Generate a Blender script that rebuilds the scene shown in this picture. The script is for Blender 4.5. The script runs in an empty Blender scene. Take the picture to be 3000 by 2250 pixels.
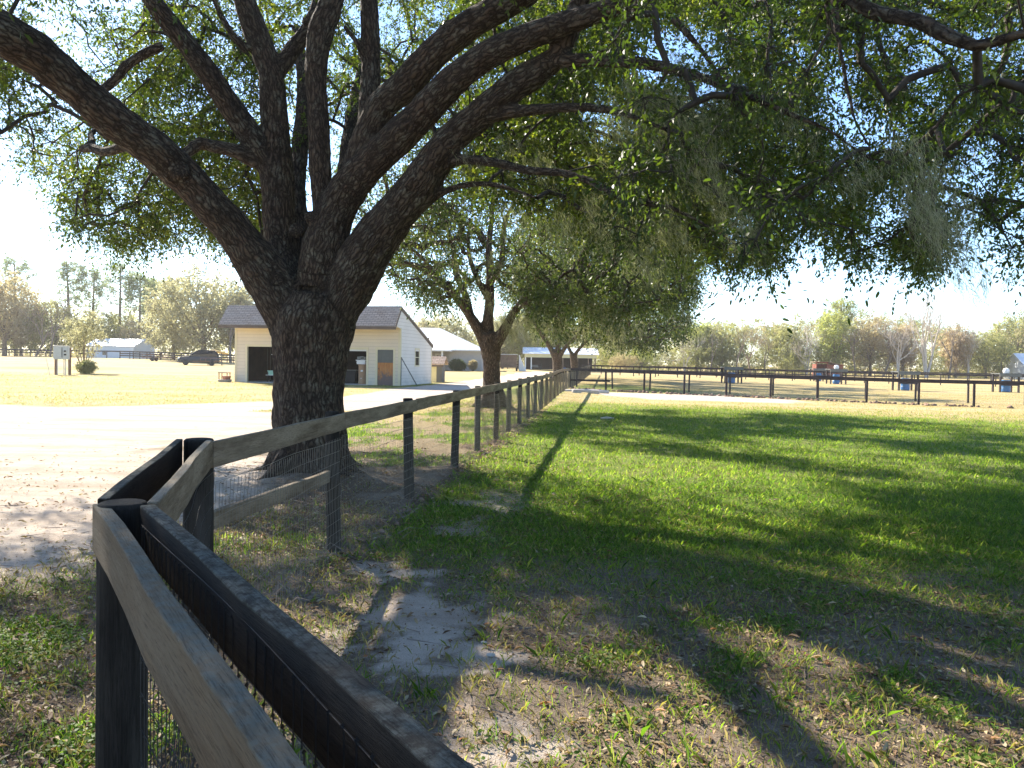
import bpy, math, numpy as np
from mathutils import Vector, Matrix, Euler
from math import radians, sin, cos, pi, sqrt, tan
C = bpy.context.scene
COL = C.collection
# ------------------------------------------------------------------ camera
EYE = 1.736
cd = bpy.data.cameras.new('camera'); cam = bpy.data.objects.new('camera', cd); COL.objects.link(cam)
cd.sensor_width = 36; cd.lens = 28.0; cd.clip_start = .05; cd.clip_end = 4000
MC = Euler((pi/2 - radians(1.645), 0, 0)).to_matrix() @ Matrix.Rotation(radians(1.0), 3, 'Z')
cam.matrix_world = Matrix.Translation((0, 0, EYE)) @ MC.to_4x4()
C.camera = cam
C.render.resolution_x = 1024; C.render.resolution_y = 768
# ------------------------------------------------------------------ light
SAZ, SEL = radians(-39), radians(33)          # sun azimuth (from +Y towards +X) and elevation
w = bpy.data.worlds.new('World'); C.world = w; w.use_nodes = True
nt = w.node_tree; bg = nt.nodes['Background']; sk = nt.nodes.new('ShaderNodeTexSky')
sk.sky_type = 'NISHITA'; sk.sun_disc = False; sk.sun_elevation = SEL; sk.sun_rotation = SAZ
sk.air_density = 1.0; sk.dust_density = 0.35; sk.ozone_density = 4.0; sk.altitude = 900
nt.links.new(sk.outputs[0], bg.inputs[0]); bg.inputs[1].default_value = 0.105
sl = bpy.data.lights.new('sun', 'SUN'); sun = bpy.data.objects.new('sun', sl); COL.objects.link(sun)
sl.energy = 5.0; sl.angle = radians(0.53); sl.color = (1, .92, .79)
sdir = Vector((sin(SAZ)*cos(SEL), cos(SAZ)*cos(SEL), sin(SEL)))
sun.rotation_euler = sdir.to_track_quat('Z', 'Y').to_euler()
C.view_settings.view_transform = 'Standard'; C.view_settings.look = 'None'
C.view_settings.exposure = 1.78; C.view_settings.gamma = 1
C.render.engine = 'CYCLES'
C.cycles.max_bounces = 8; C.cycles.diffuse_bounces = 4; C.cycles.transmission_bounces = 4
# ------------------------------------------------------------------ measuring helpers
DS = 3000/2212.0
def P(dx, dy, Y):
    d = MC @ Vector(((dx*DS-1500)/2333.3, -(dy*DS-1125)/2333.3, -1.0)); d = d*(Y/d.y)
    return np.array((d.x, d.y, d.z+EYE))
def proj(p):
    q = MC.transposed() @ Vector((p[0], p[1], p[2]-EYE))
    if q.z > -.01: return (-9999, -9999)
    return ((1500+2333.3*q.x/-q.z)/DS, (1125-2333.3*q.y/-q.z)/DS)
MCn = np.array(MC)
def projA(p):
    q = (p-np.array((0, 0, EYE))) @ MCn
    z = np.where(q[:, 2] > -.05, -.05, q[:, 2])
    return (1500+2333.3*q[:, 0]/-z)/DS, (1125-2333.3*q[:, 1]/-z)/DS
def sstep(a, b, x):
    t = np.clip((x-a)/(b-a), 0, 1); return t*t*(3-2*t)
def hsh(i, j, s):
    n = (i.astype(np.int64)*374761393 + j.astype(np.int64)*668265263 + s*1442695041) & 0x7fffffff
    n = ((n ^ (n >> 13))*1274126177) & 0x7fffffff
    return ((n ^ (n >> 16)) & 0xffff)/65535.0
def vnoise(x, y, s=0):
    i = np.floor(x); j = np.floor(y); u = x-i; v = y-j; u = u*u*(3-2*u); v = v*v*(3-2*v)
    a, b, c, d = hsh(i, j, s), hsh(i+1, j, s), hsh(i, j+1, s), hsh(i+1, j+1, s)
    return (a*(1-u)+b*u)*(1-v)+(c*(1-u)+d*u)*v
def fbm(x, y, s=0, o=4):
    t = 0; a = .5
    for k in range(o): t = t+a*vnoise(x, y, s+k*17); x = x*2.03+3.1; y = y*2.03+1.7; a *= .5
    return t/(1-.5**o)
def terr(x, y):
    x = np.asarray(x, float); y = np.asarray(y, float)
    z = .24*sstep(30, 42, y)*(1-sstep(-2, 6, x+ -.02*y)) + .2*sstep(60, 98, y)*(1-sstep(20, 45, x))
    z = z + .6*sstep(25, 70, -x)*sstep(60, 125, y)
    z = z - .13*sstep(6, 22, x)*sstep(20, 38, y)
    return z
def fx(y):     # x of the paddock fence line
    y = np.asarray(y, float)
    return np.where(y < 2.4, -1.17+(2.4-y)*.72, np.where(y < 4.28, -1.17-(y-2.4)*.28, np.where(y < 7, -1.7+(y-4.28)*.055, -1.55+(y-7)*.1195)))
def drive(x, y):
    pts = [(-60, 17, 8), (-25, 18, 8.5), (-13, 18.5, 8), (-7.8, 26, 4.2), (-4.8, 34, 2.6), (-3.3, 45, 1.8), (-1.2, 62, 1.8), (2, 85, 2.0), (6, 112, 3)]
    m = np.full(np.shape(x), -9.)
    for (a, b, r), (c, d, q) in zip(pts, pts[1:]):
        t = np.clip(((x-a)*(c-a)+(y-b)*(d-b))/((c-a)**2+(d-b)**2), 0, 1)
        ds = np.hypot(x-a-t*(c-a), y-b-t*(d-b)); m = np.maximum(m, 1-ds/(r+t*(q-r)))
    return m
def masks(x, y):
    """sand, green, litter in 0..1"""
    n1 = fbm(x*.45, y*.45, 1); n2 = fbm(x*1.7, y*1.7, 5); n3 = fbm(x*.13, y*.16, 9); n4 = fbm(x*5, y*5, 21, 3)
    side = x-fx(y)
    fld = sstep(0, .5, side)
    dv = drive(x, y) + .28*(n1-.5)+.1*(n2-.5)
    island = sstep(.0, 1., 1-np.hypot((x+6.3)/3.6, (y-25.6)/1.3))
    sand = sstep(-.04, .1, dv)*(1-fld)*(1-sstep(.15, .6, island+ .5*(n2-.5)))
    # left of the driveway edge, near: path runs down beside the fence
    path = sstep(-.1, .4, 1-np.hypot((x+5.8)/3.3, (y-10.2)/6.0)+.5*(n2-.5))*(1-fld)
    sand = np.maximum(sand, path*.9)
    corner = sstep(.0, .25, 1-np.hypot((x-9.2-.25*(44-y))/5.6, (y-42)/5.2)+.35*(n1-.5))*fld
    sand = np.maximum(sand, corner)
    bare = sstep(.5, .72, n1*.5+n2*.3+n4*.2+.05*sstep(9, 2, y))*fld*(1-sstep(6, 11, y+.25*x))
    strip = sstep(1, .2, np.abs(side-.9)/1.1)*sstep(.42, .6, n2)*(1-sstep(9, 14, y))*fld
    patch1 = sstep(0, .8, 1.0-np.hypot((x+.5+.3*(y-5))/.5, (y-5.1)/1.9)+2.0*(n2-.5)+2.4*(n4-.5))
    patch2 = 0*x
    sand = np.clip(np.maximum.reduce([sand, bare*.8, strip*.6, patch1*.85, patch2*.8]), 0, 1)
    g = fld*(.12+1.0*sstep(5.0, 9.5, y+.1*x)*(1-sstep(29, 39, y+.3*x+5*(n3-.5)))*(1-.65*sstep(12, 20, x+4*(n3-.5))))
    near = fld*(1-sstep(5.5, 10, y))*sstep(.51, .68, n2*.6+n4*.4)*.6
    g = np.maximum(g, near)
    lawn = (1-fld)*sstep(27, 31, y)*(.15+.55*sstep(.5, .68, fbm(x*.05, y*.22, 31)))*(1-sstep(60, 90, y)*.7)
    und = (1-fld)*(1-sstep(24, 30, y))*sstep(.46, .62, n1*.5+n2*.5)*(.3+.55*sstep(10.5, 14, y)+.35*(1-sstep(4.5, 6.2, y)))
    lane = sstep(-1, 1, side)*sstep(44, 48, y)*(1-sstep(58, 70, y))*(1-sstep(7, 16, x))*.8
    g = np.maximum.reduce([g, lawn, und, lane])
    g = np.clip(g*(.35+1.15*n2), 0, 1)*(1-sand)
    lit = np.clip(sstep(6, 1, np.hypot(x+2.9, y-10.6)*.7)+.9*sstep(.9, .1, np.abs(side)/1.0)*(1-sstep(20, 40, y)), 0, 1)
    lit = np.maximum(lit, (1-sstep(5, 9, y))*.5)*sstep(.3, .6, n2); lit = np.maximum(lit, (1-fld)*(1-sstep(10, 14, y))*.62*sstep(.25, .5, n2))
    lit = np.where((np.hypot(x+.75, y-29.6) < 3.5) & (side < 0), .8*n2, lit)
    return sand, g, lit*(1-.93*sand)
# ------------------------------------------------------------------ materials
class NT:
    def __init__(s, name):
        s.m = bpy.data.materials.new(name); s.m.use_nodes = True; s.t = s.m.node_tree
        s.b = s.t.nodes['Principled BSDF']; s.o = s.t.nodes['Material Output']
    def n(s, typ, **k):
        x = s.t.nodes.new('ShaderNode'+typ)
        for a, v in k.items(): setattr(x, a, v)
        return x
    def l(s, a, b): s.t.links.new(a, b)
    def put(s, sock, v):
        if hasattr(v, 'links') or isinstance(v, bpy.types.NodeSocket): s.l(v, sock)
        else: sock.default_value = v
    def attr(s, name, vec=False):
        x = s.n('Attribute', attribute_name=name); return x.outputs['Vector' if vec else 'Fac']
    def obj(s): return s.n('TexCoord').outputs['Object']
    def mapp(s, v, sc=(1, 1, 1)):
        x = s.n('Mapping'); s.l(v, x.inputs[0]); x.inputs['Scale'].default_value = sc; return x.outputs[0]
    def noise(s, v, scale, det=4, rough=.6, dist=0):
        x = s.n('TexNoise'); s.l(v, x.inputs['Vector']); x.inputs['Scale'].default_value = scale
        x.inputs['Detail'].default_value = det; x.inputs['Roughness'].default_value = rough; x.inputs['Distortion'].default_value = dist
        return x.outputs['Fac']
    def vor(s, v, scale, feat='F1', out='Distance', rnd=1):
        x = s.n('TexVoronoi', feature=feat); s.l(v, x.inputs['Vector']); x.inputs['Scale'].default_value = scale
        x.inputs['Randomness'].default_value = rnd; return x.outputs[out]
    def ramp(s, f, stops):
        x = s.n('ValToRGB'); s.l(f, x.inputs[0]); e = x.color_ramp.elements
        while len(e) < len(stops): e.new(.5)
        for q, (p, c) in zip(e, stops): q.position = p; q.color = (c, c, c, 1) if not hasattr(c, '__len__') else (*c, 1)
        return x.outputs[0]
    def mix(s, f, a, b, mode='MIX'):
        x = s.n('Mix', data_type='RGBA', blend_type=mode); s.put(x.inputs[0], f)
        for k, v in ((6, a), (7, b)):
            if isinstance(v, tuple): v = (*v, 1)
            s.put(x.inputs[k], v)
        return x.outputs[2]
    def math(s, op, a, b=0):
        x = s.n('Math', operation=op); s.put(x.inputs[0], a); s.put(x.inputs[1], b); return x.outputs[0]
    def bump(s, h, st=.5, d=.02, nrm=None):
        x = s.n('Bump'); s.l(h, x.inputs['Height']); x.inputs['Strength'].default_value = st; x.inputs['Distance'].default_value = d
        if nrm: s.l(nrm, x.inputs['Normal'])
        s.l(x.outputs[0], s.b.inputs['Normal']); return x.outputs[0]
    def base(s, c, rough=.7, metal=0, spec=.5):
        s.put(s.b.inputs['Base Color'], (*c, 1) if isinstance(c, tuple) else c)
        s.put(s.b.inputs['Roughness'], rough); s.b.inputs['Metallic'].default_value = metal
        s.b.inputs['Specular IOR Level'].default_value = spec; return s.m
def plain(name, c, rough=.6, metal=0, var=.25, sc=3, spec=.5):
    t = NT(name); v = t.obj(); f = t.noise(v, sc, 5, .65)
    lo = tuple(x*(1-var) for x in c); hi = tuple(min(1, x*(1+var)) for x in c)
    col = t.mix(t.ramp(f, [(.3, 0.), (.7, 1.)]), lo, hi)
    t.bump(t.noise(v, sc*12, 3), .15, .01)
    return t.base(col, rough, metal, spec)
def leafmat(name, cols, trans=.4, rough=.42, spec=.5, tcol=1.6, yb=.45):
    t = NT(name); r = t.attr('rnd')
    k = len(cols)-1; col = t.ramp(r, [(i/k, c) for i, c in enumerate(cols)])
    t.base(col, rough, 0, spec)
    tr = t.n('BsdfTranslucent'); hot = t.mix(1., col, (tcol, tcol*(1.15 if yb < .5 else 1.02), tcol*yb), 'MULTIPLY'); t.l(hot, tr.inputs[0])
    ms = t.n('MixShader'); ms.inputs[0].default_value = trans; t.l(t.b.outputs[0], ms.inputs[1]); t.l(tr.outputs[0], ms.inputs[2])
    t.l(ms.outputs[0], t.o.inputs[0]); return t.m
def bark(name, dark, light, lichen, sc=21, st=1.0, dist=.035, attr=True, la=.5):
    t = NT(name); v = t.attr('bk', True) if attr else t.obj()
    nz = t.n('TexNoise'); t.l(v, nz.inputs['Vector']); nz.inputs['Scale'].default_value = 8; nz.inputs['Detail'].default_value = 5
    vv = t.n('VectorMath', operation='MULTIPLY_ADD'); t.l(nz.outputs['Color'], vv.inputs[0]); vv.inputs[1].default_value = (.10, .10, .22); t.l(v, vv.inputs[2])
    m = t.mapp(vv.outputs[0], (1, 1, .2))
    e = t.math('ADD', t.vor(m, sc, 'DISTANCE_TO_EDGE'), t.math('MULTIPLY', t.math('SUBTRACT', t.noise(t.mapp(v, (1, 1, .3)), 30, 5, .75), .5), .35)); h = t.ramp(e, [(0., 0.), (.2, .6), (.5, 1.)])
    fine = t.noise(t.mapp(v, (1, 1, .45)), 90, 4, .7)
    hh = t.math('ADD', t.math('MULTIPLY', h, .8), t.math('MULTIPLY', fine, .35))
    c = t.mix(h, dark, light)
    c = t.mix(t.ramp(t.noise(v, 1.1, 4, .6), [(.42, 0.), (.7, .6)]), c, t.mix(h, tuple(x*.55 for x in dark), (light[0]*.95, light[1]*.62, light[2]*.5)))
    li = t.math('MULTIPLY', t.ramp(t.noise(v, 4.5, 7, .8), [(.5, 0.), (.62, 1.)]), h)
    c = t.mix(t.math('MULTIPLY', li, la), c, lichen)
    t.bump(hh, st, dist); return t.base(c, .92, 0, .2)
def wood(name, dark, light, worn, axis=0, wornamt=.6):
    t = NT(name); v = t.obj(); s = [26, 26, 26]; s[axis] = 1.3; s2 = [5, 5, 5]; s2[axis] = .8
    g = t.noise(t.mapp(v, tuple(s)), 3, 5, .7, .4); b = t.noise(t.mapp(v, tuple(s2)), 1.6, 5, .6)
    c = t.mix(t.ramp(g, [(.3, 0.), (.7, 1.)]), dark, light)
    c = t.mix(t.math('MULTIPLY', t.ramp(b, [(.42, 0.), (.62, 1.)]), wornamt), c, worn)
    kn = t.vor(t.mapp(v, tuple(s2)), 1.1); c = t.mix(t.ramp(kn, [(.03, 1.), (.07, 0.)]), c, tuple(x*.35 for x in dark))
    if axis == 0 and name != 'red stained boards':
        sx = t.n('SeparateXYZ'); t.l(v, sx.inputs[0]); tp = t.ramp(sx.outputs[2], [(.0665, 0.), (.0695, 1.)]); c = t.mix(t.math('MULTIPLY', tp, t.ramp(t.noise(v, 38, 5, .75), [(.42, .1), (.6, .75)])), c, (.15, .155, .13) if 'tan' in name or 'dark' in name else (.19, .19, .16))
    fg = t.noise(t.mapp(v, tuple(70 if k != axis else 4 for k in range(3))), 4, 4, .75); c = t.mix(t.ramp(fg, [(.36, .55), (.5, 0.)]), c, tuple(x*.4 for x in dark))
    t.bump(t.math('ADD', g, fg), .9, .006); return t.base(c, .9, 0, .15)
M = {}
def mats():
    M['leaf_oak'] = leafmat('oak leaf', [(.024, .034, .008), (.04, .058, .011), (.072, .088, .015), (.15, .145, .03)], .38, .48, .35, 2.8)
    M['leaf_mid'] = leafmat('mid oak leaf', [(.02, .033, .011), (.038, .055, .016), (.072, .09, .028), (.15, .145, .055)], .33, .5, .35, 2.3)
    M['leaf_pine'] = leafmat('pine needles', [(.16, .19, .12), (.22, .26, .15), (.32, .34, .2)], .5, .7, .2, 1.5, .7)
    M['leaf_grey'] = leafmat('grey foliage', [(.22, .21, .15), (.33, .31, .22), (.46, .43, .33)], .5, .8, .1, 1.4, .7)
    M['leaf_olive'] = leafmat('olive foliage', [(.19, .20, .10), (.28, .28, .13), (.40, .38, .2)], .5, .8, .1, 1.4, .7)
    M['leaf_tan'] = leafmat('tan foliage', [(.30, .25, .16), (.42, .35, .24), (.52, .43, .31)], .5, .8, .1, 1.2, .7)
    M['leaf_lime'] = leafmat('bright foliage', [(.22, .25, .08), (.31, .33, .11), (.42, .42, .18)], .5, .7, .2, 1.5, .7)
    M['leaf_red'] = leafmat('reddish buds', [(.38, .29, .22), (.48, .37, .28), (.52, .44, .34)], .5, .8, .1, 1.2, .7)
    M['moss'] = leafmat('spanish moss', [(.17, .165, .12), (.3, .28, .21), (.42, .39, .30)], .4, .9, .05, 1.25)
    M['bark_oak'] = bark('oak bark', (.028, .019, .013), (.118, .086, .060), (.21, .205, .155), la=.75)
    M['bark_mid'] = bark('mid oak bark', (.05, .035, .025), (.2, .145, .1), (.26, .25, .19), sc=22)
    M['bark_twig'] = plain('twig bark', (.055, .045, .036), .9, 0, .4, 8, .2)
    M['bark_far'] = plain('far bark', (.2, .16, .13), .95, 0, .3, 2, .1)
    M['bark_pale'] = plain('pale bark', (.52, .46, .4), .95, 0, .2, 2, .1)
    M['post'] = wood('dark post wood', (.012, .010, .008), (.036, .030, .025), (.09, .078, .062), 2, .35)
    M['post_grey'] = wood('weathered post wood', (.05, .045, .04), (.13, .115, .1), (.22, .2, .17), 2, .5)
    M['rail'] = wood('weathered rail wood', (.10, .07, .042), (.21, .155, .10), (.34, .27, .185), 0, .75)
    M['rail_dark'] = wood('dark rail wood', (.011, .008, .006), (.034, .025, .018), (.06, .048, .038), 0, .45)
    M['rail_tan'] = wood('tan worn rail wood', (.085, .058, .034), (.17, .12, .072), (.2, .16, .11), 0, .6)
    M['far_rail'] = plain('far dark rail', (.05, .042, .045), .8, 0, .3, 2, .2)
    M['wire'] = plain('galvanised wire', (.27, .23, .18), .7, .2, .2, 4)
    M['wire_dark'] = plain('dark wire', (.05, .045, .04), .6, .3, .2, 4)
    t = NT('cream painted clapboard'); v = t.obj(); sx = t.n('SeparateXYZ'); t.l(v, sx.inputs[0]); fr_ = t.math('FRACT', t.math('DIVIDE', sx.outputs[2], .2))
    n_ = t.noise(v, .7, 5); c = t.mix(t.ramp(n_, [(.3, 0.), (.7, 1.)]), (.70, .60, .47), (.78, .68, .53)); c = t.mix(t.ramp(fr_, [(.02, .55), (.12, 0.)]), c, (.3, .26, .2))  # dark line at each course: lap shadow painted into the colour
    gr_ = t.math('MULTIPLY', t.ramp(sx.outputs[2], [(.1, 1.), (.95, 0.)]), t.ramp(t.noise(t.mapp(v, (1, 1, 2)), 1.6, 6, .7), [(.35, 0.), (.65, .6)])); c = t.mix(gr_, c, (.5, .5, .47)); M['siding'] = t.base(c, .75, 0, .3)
    M['siding_skylit'] = M['siding'].copy()  # siding copy, paler to put the gable's extra sky light into its colour
    for n_ in M['siding_skylit'].node_tree.nodes:
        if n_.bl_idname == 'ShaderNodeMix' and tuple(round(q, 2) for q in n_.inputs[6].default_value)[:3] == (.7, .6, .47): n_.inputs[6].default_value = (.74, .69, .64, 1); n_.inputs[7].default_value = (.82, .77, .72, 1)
    M['trim'] = plain('cream trim', (.72, .64, .44), .7, 0, .05, 2, .3)
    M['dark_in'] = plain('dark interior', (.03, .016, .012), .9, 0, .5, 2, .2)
    M['black'] = plain('black', (.012, .012, .013), .6, 0, .2, 3)
    M['concrete'] = plain('concrete', (.48, .47, .45), .85, 0, .15, 2)
    M['white'] = plain('white paint', (.8, .8, .79), .6, 0, .04, 2)
    M['stucco'] = plain('grey stucco', (.5, .47, .45), .9, 0, .06, 3)
    M['brown'] = plain('brown board', (.2, .13, .09), .85, 0, .3, 2)
    M['fascia'] = plain('brown fascia', (.13, .10, .08), .8, 0, .2, 2)
    M['redwood'] = wood('red stained boards', (.16, .05, .035), (.26, .09, .06), (.3, .16, .11), 0, .3)
    M['greybox'] = plain('grey enamel', (.42, .44, .43), .45, 0, .08, 4)
    M['pipe'] = plain('pvc conduit', (.5, .52, .5), .5, 0, .05, 4)
    M['treated'] = wood('brown treated timber', (.13, .08, .055), (.26, .17, .12), (.3, .22, .17), 2, .4)
    M['blue'] = plain('blue plastic', (.04, .16, .38), .4, 0, .1, 3)
    M['mint'] = plain('mint plastic', (.35, .62, .5), .45, 0, .06, 3)
    M['pink'] = plain('pink plastic', (.5, .2, .22), .5, 0, .15, 6)
    M['cardboard'] = plain('brown fibre drum', (.4, .25, .15), .85, 0, .08, 3)
    M['paper'] = plain('white paper', (.75, .75, .75), .7, 0, .05, 3)
    M['rubber'] = plain('black rubber', (.02, .02, .02), .8, 0, .2, 5)
    M['chrome'] = plain('bright metal', (.6, .6, .62), .25, .9, .05, 4)
    M['orange'] = plain('orange board', (.75, .45, .12), .5, 0, .05, 3)
    M['rust'] = plain('rusty steel', (.2, .09, .06), .8, .2, .4, 6)
    M['terracotta'] = plain('terracotta', (.35, .16, .1), .85, 0, .15, 5)
    M['stone'] = plain('pale stone', (.42, .38, .34), .9, 0, .2, 5)
    M['yellow'] = plain('cream board', (.68, .62, .36), .8, 0, .08, 2)
    M['greydoor'] = plain('grey fibreglass', (.13, .135, .125), .8, 0, .08, 4)
    M['capwhite'] = plain('off white metal', (.62, .64, .68), .5, 0, .06, 1)
    M['red'] = plain('red plastic', (.5, .04, .03), .5, 0, .1, 3)
    # metal roof with ribs
    for nm, c in (('roof_metal', (.8, .81, .82)), ('wall_metal', (.66, .69, .74))):
        t = NT(nm); v = t.obj(); wv = t.n('TexWave', wave_profile='SAW' if nm == 'roof_metal' else 'SIN', bands_direction='X' if nm == 'roof_metal' else 'Z')
        t.l(v, wv.inputs[0]); wv.inputs['Scale'].default_value = .55 if nm == 'roof_metal' else 1.1
        col = t.mix(t.ramp(wv.outputs['Fac'], [(.0, .5), (.12, 0.)]), c, tuple(x*.72 for x in c)); t.bump(wv.outputs['Fac'], .4, .02); M[nm] = t.base(col, .5, .1)
    # glass
    t = NT('window glass'); M['glass'] = t.base((.03, .035, .04), .08, 0, .8)
    t = NT('black car paint'); t.b.inputs['Coat Weight'].default_value = .3; M['paint'] = t.base((.006, .007, .010), .3, 0, .4)
    t = NT('car glass'); M['carglass'] = t.base((.008, .01, .012), .12, 0, .35)
    # shingles
    t = NT('grey brown shingles'); v = t.obj(); br = t.n('TexBrick'); mp = t.mapp(v, (1, 1, 1))
    sx = t.n('SeparateXYZ'); t.l(v, sx.inputs[0]); cx = t.n('CombineXYZ'); t.l(sx.outputs[0], cx.inputs[0]); t.l(sx.outputs[2], cx.inputs[1]); t.l(cx.outputs[0], br.inputs[0])
    br.inputs['Color1'].default_value = (.46, .335, .25, 1); br.inputs['Color2'].default_value = (.60, .455, .35, 1); br.inputs['Mortar'].default_value = (.14, .11, .09, 1)
    br.inputs['Scale'].default_value = 1; br.inputs['Mortar Size'].default_value = .012; br.inputs['Brick Width'].default_value = .3; br.inputs['Row Height'].default_value = .105
    t.bump(br.outputs['Fac'], -.5, .01); col = t.mix(t.ramp(t.noise(v, 1.2), [(.3, 0.), (.7, .5)]), br.outputs[0], (.45, .38, .32)); M['shingle'] = t.base(col, 1., 0, .0)
    # worn wooden door
    t = NT('worn orange door'); v = t.obj(); g = t.noise(t.mapp(v, (14, 14, 1.2)), 2, 5, .7)
    c = t.mix(t.ramp(g, [(.35, 0.), (.65, 1.)]), (.36, .13, .04), (.58, .27, .09)); sx = t.n('SeparateXYZ'); t.l(v, sx.inputs[0])
    lo = t.math('ADD', t.math('MULTIPLY', sx.outputs[2], -1.3), t.math('MULTIPLY', t.noise(t.mapp(v, (1, 1, .5)), 7, 4), 2.4))
    c = t.mix(t.ramp(lo, [(.15, 0.), (.75, 1.)]), c, (.17, .12, .11)); M['worndoor'] = t.base(c, .8)
    # grass blades / litter
    M['grass'] = leafmat('grass blade', [(.06, .12, .018), (.115, .19, .026), (.21, .27, .045), (.40, .35, .13)], .45, .6, .3, 1.9)
    M['drygrass'] = leafmat('dry grass', [(.3, .25, .1), (.42, .34, .16), (.3, .32, .09)], .35, .7, .2, 1.2)
    M['litter'] = leafmat('fallen leaf', [(.12, .065, .035), (.22, .13, .07), (.36, .25, .14), (.42, .35, .22), (.30, .13, .05)], .15, .7, .3, 1.1)
    # ground
    t = NT('ground'); v = t.obj(); sd, gr, lt = t.attr('sand'), t.attr('green'), t.attr('litter')
    fn = t.noise(v, 14, 6, .75); md = t.noise(v, 2.2, 5, .7); vf = t.noise(v, 60, 4, .8)
    xf = t.noise(v, 230, 3, .8); jit = t.math('ADD', t.math('MULTIPLY', t.math('SUBTRACT', fn, .5), .9), t.math('MULTIPLY', t.math('SUBTRACT', vf, .5), .6))
    geo = t.n('SeparateXYZ'); t.l(v, geo.inputs[0])
    far = t.n('MapRange'); t.l(geo.outputs[1], far.inputs[0]); far.inputs[1].default_value = 11; far.inputs[2].default_value = 30
    # soil near, dry grass far
    soil = t.mix(t.ramp(fn, [(.3, 0.), (.7, 1.)]), (.14, .10, .07), (.30, .235, .17))
    soil = t.mix(t.ramp(vf, [(.5, 0.), (.68, .7)]), soil, (.4, .35, .29))
    streak = t.noise(t.mapp(v, (.12, .5, 1)), 1.1, 5, .65)
    dry = t.mix(t.ramp(fn, [(.32, 0.), (.7, 1.)]), (.34, .25, .085), (.56, .44, .175))
    dry = t.mix(t.ramp(streak, [(.4, 0.), (.62, .7)]), dry, (.52, .4, .24))
    basec = t.mix(far.outputs[0], soil, dry)
    basec = t.mix(t.ramp(t.math('ADD', lt, t.math('MULTIPLY', jit, .7)), [(.3, 0.), (.6, .85)]), basec, t.mix(t.ramp(vf, [(.35, 0.), (.65, 1.)]), (.09, .06, .042), (.24, .17, .115)))
    gcol = t.mix(t.ramp(vf, [(.3, 0.), (.7, 1.)]), (.06, .095, .02), (.2, .25, .055))
    gcol = t.mix(t.ramp(md, [(.38, 0.), (.62, .7)]), gcol, (.27, .29, .075))
    c = t.mix(t.ramp(t.math('ADD', gr, t.math('MULTIPLY', jit, .9)), [(.3, 0.), (.62, 1.)]), basec, gcol)
    sandc = t.mix(t.ramp(md, [(.3, 0.), (.7, 1.)]), (.50, .41, .33), (.66, .56, .46)); sandc = t.mix(t.ramp(vf, [(.25, .5), (.4, 0.)]), sandc, (.25, .2, .16)); sandc = t.mix(t.ramp(t.noise(t.mapp(v, (.16, .9, 1)), 1.3, 6, .7), [(.45, 0.), (.68, .75)]), sandc, (.36, .27, .20))
    c = t.mix(t.ramp(t.math('ADD', sd, t.math('MULTIPLY', jit, .8)), [(.3, 0.), (.75, 1.)]), c, sandc)
    c = t.mix(t.ramp(xf, [(.36, .55), (.5, 0.)]), c, (.09, .065, .045)); t.bump(t.math('ADD', t.math('ADD', fn, t.math('MULTIPLY', vf, .6)), t.math('MULTIPLY', xf, .35)), .9, .03); M['ground'] = t.base(c, .95, 0, .1)
mats()
# ------------------------------------------------------------------ object helpers
def tag(o, label=None, cat=None, group=None, kind=None):
    if label: o['label'] = label
    if cat: o['category'] = cat
    if group: o['group'] = group
    if kind: o['kind'] = kind
    return o
def thing(name, label, cat, loc=(0, 0, 0), rz=0, group=None):
    o = bpy.data.objects.new(name, None); COL.objects.link(o); o.empty_display_size = .2
    o.location = loc; o.rotation_euler = (0, 0, rz); return tag(o, label, cat, group)
def copy_tree(o, parent=None):
    c = o.copy(); COL.objects.link(c); c.parent = parent
    for ch in list(o.children): copy_tree(ch, c)
    return c
def frames(pts):
    T = np.gradient(pts, axis=0); T /= np.linalg.norm(T, axis=1)[:, None]+1e-9
    N = np.zeros_like(T); a = np.array((0, 0, 1.)) if abs(T[0, 2]) < .9 else np.array((1., 0, 0))
    n = a-T[0]*a.dot(T[0]); N[0] = n/np.linalg.norm(n)
    for i in range(1, len(pts)):
        n = N[i-1]-T[i]*N[i-1].dot(T[i]); N[i] = n/(np.linalg.norm(n)+1e-9)
    return T, N, np.cross(T, N)
def catmull(pts, step=.3):
    pts = np.asarray(pts, float); out = []
    q = np.vstack([2*pts[0]-pts[1], pts, 2*pts[-1]-pts[-2]])
    for i in range(1, len(q)-2):
        n = max(1, int(np.linalg.norm(q[i+1, :3]-q[i, :3])/step))
        for t in np.arange(n)/n:
            out.append(.5*((2*q[i])+(-q[i-1]+q[i+1])*t+(2*q[i-1]-5*q[i]+4*q[i+1]-q[i+2])*t*t+(-q[i-1]+3*q[i]-3*q[i+1]+q[i+2])*t**3))
    out.append(pts[-1]); return np.array(out)
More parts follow.
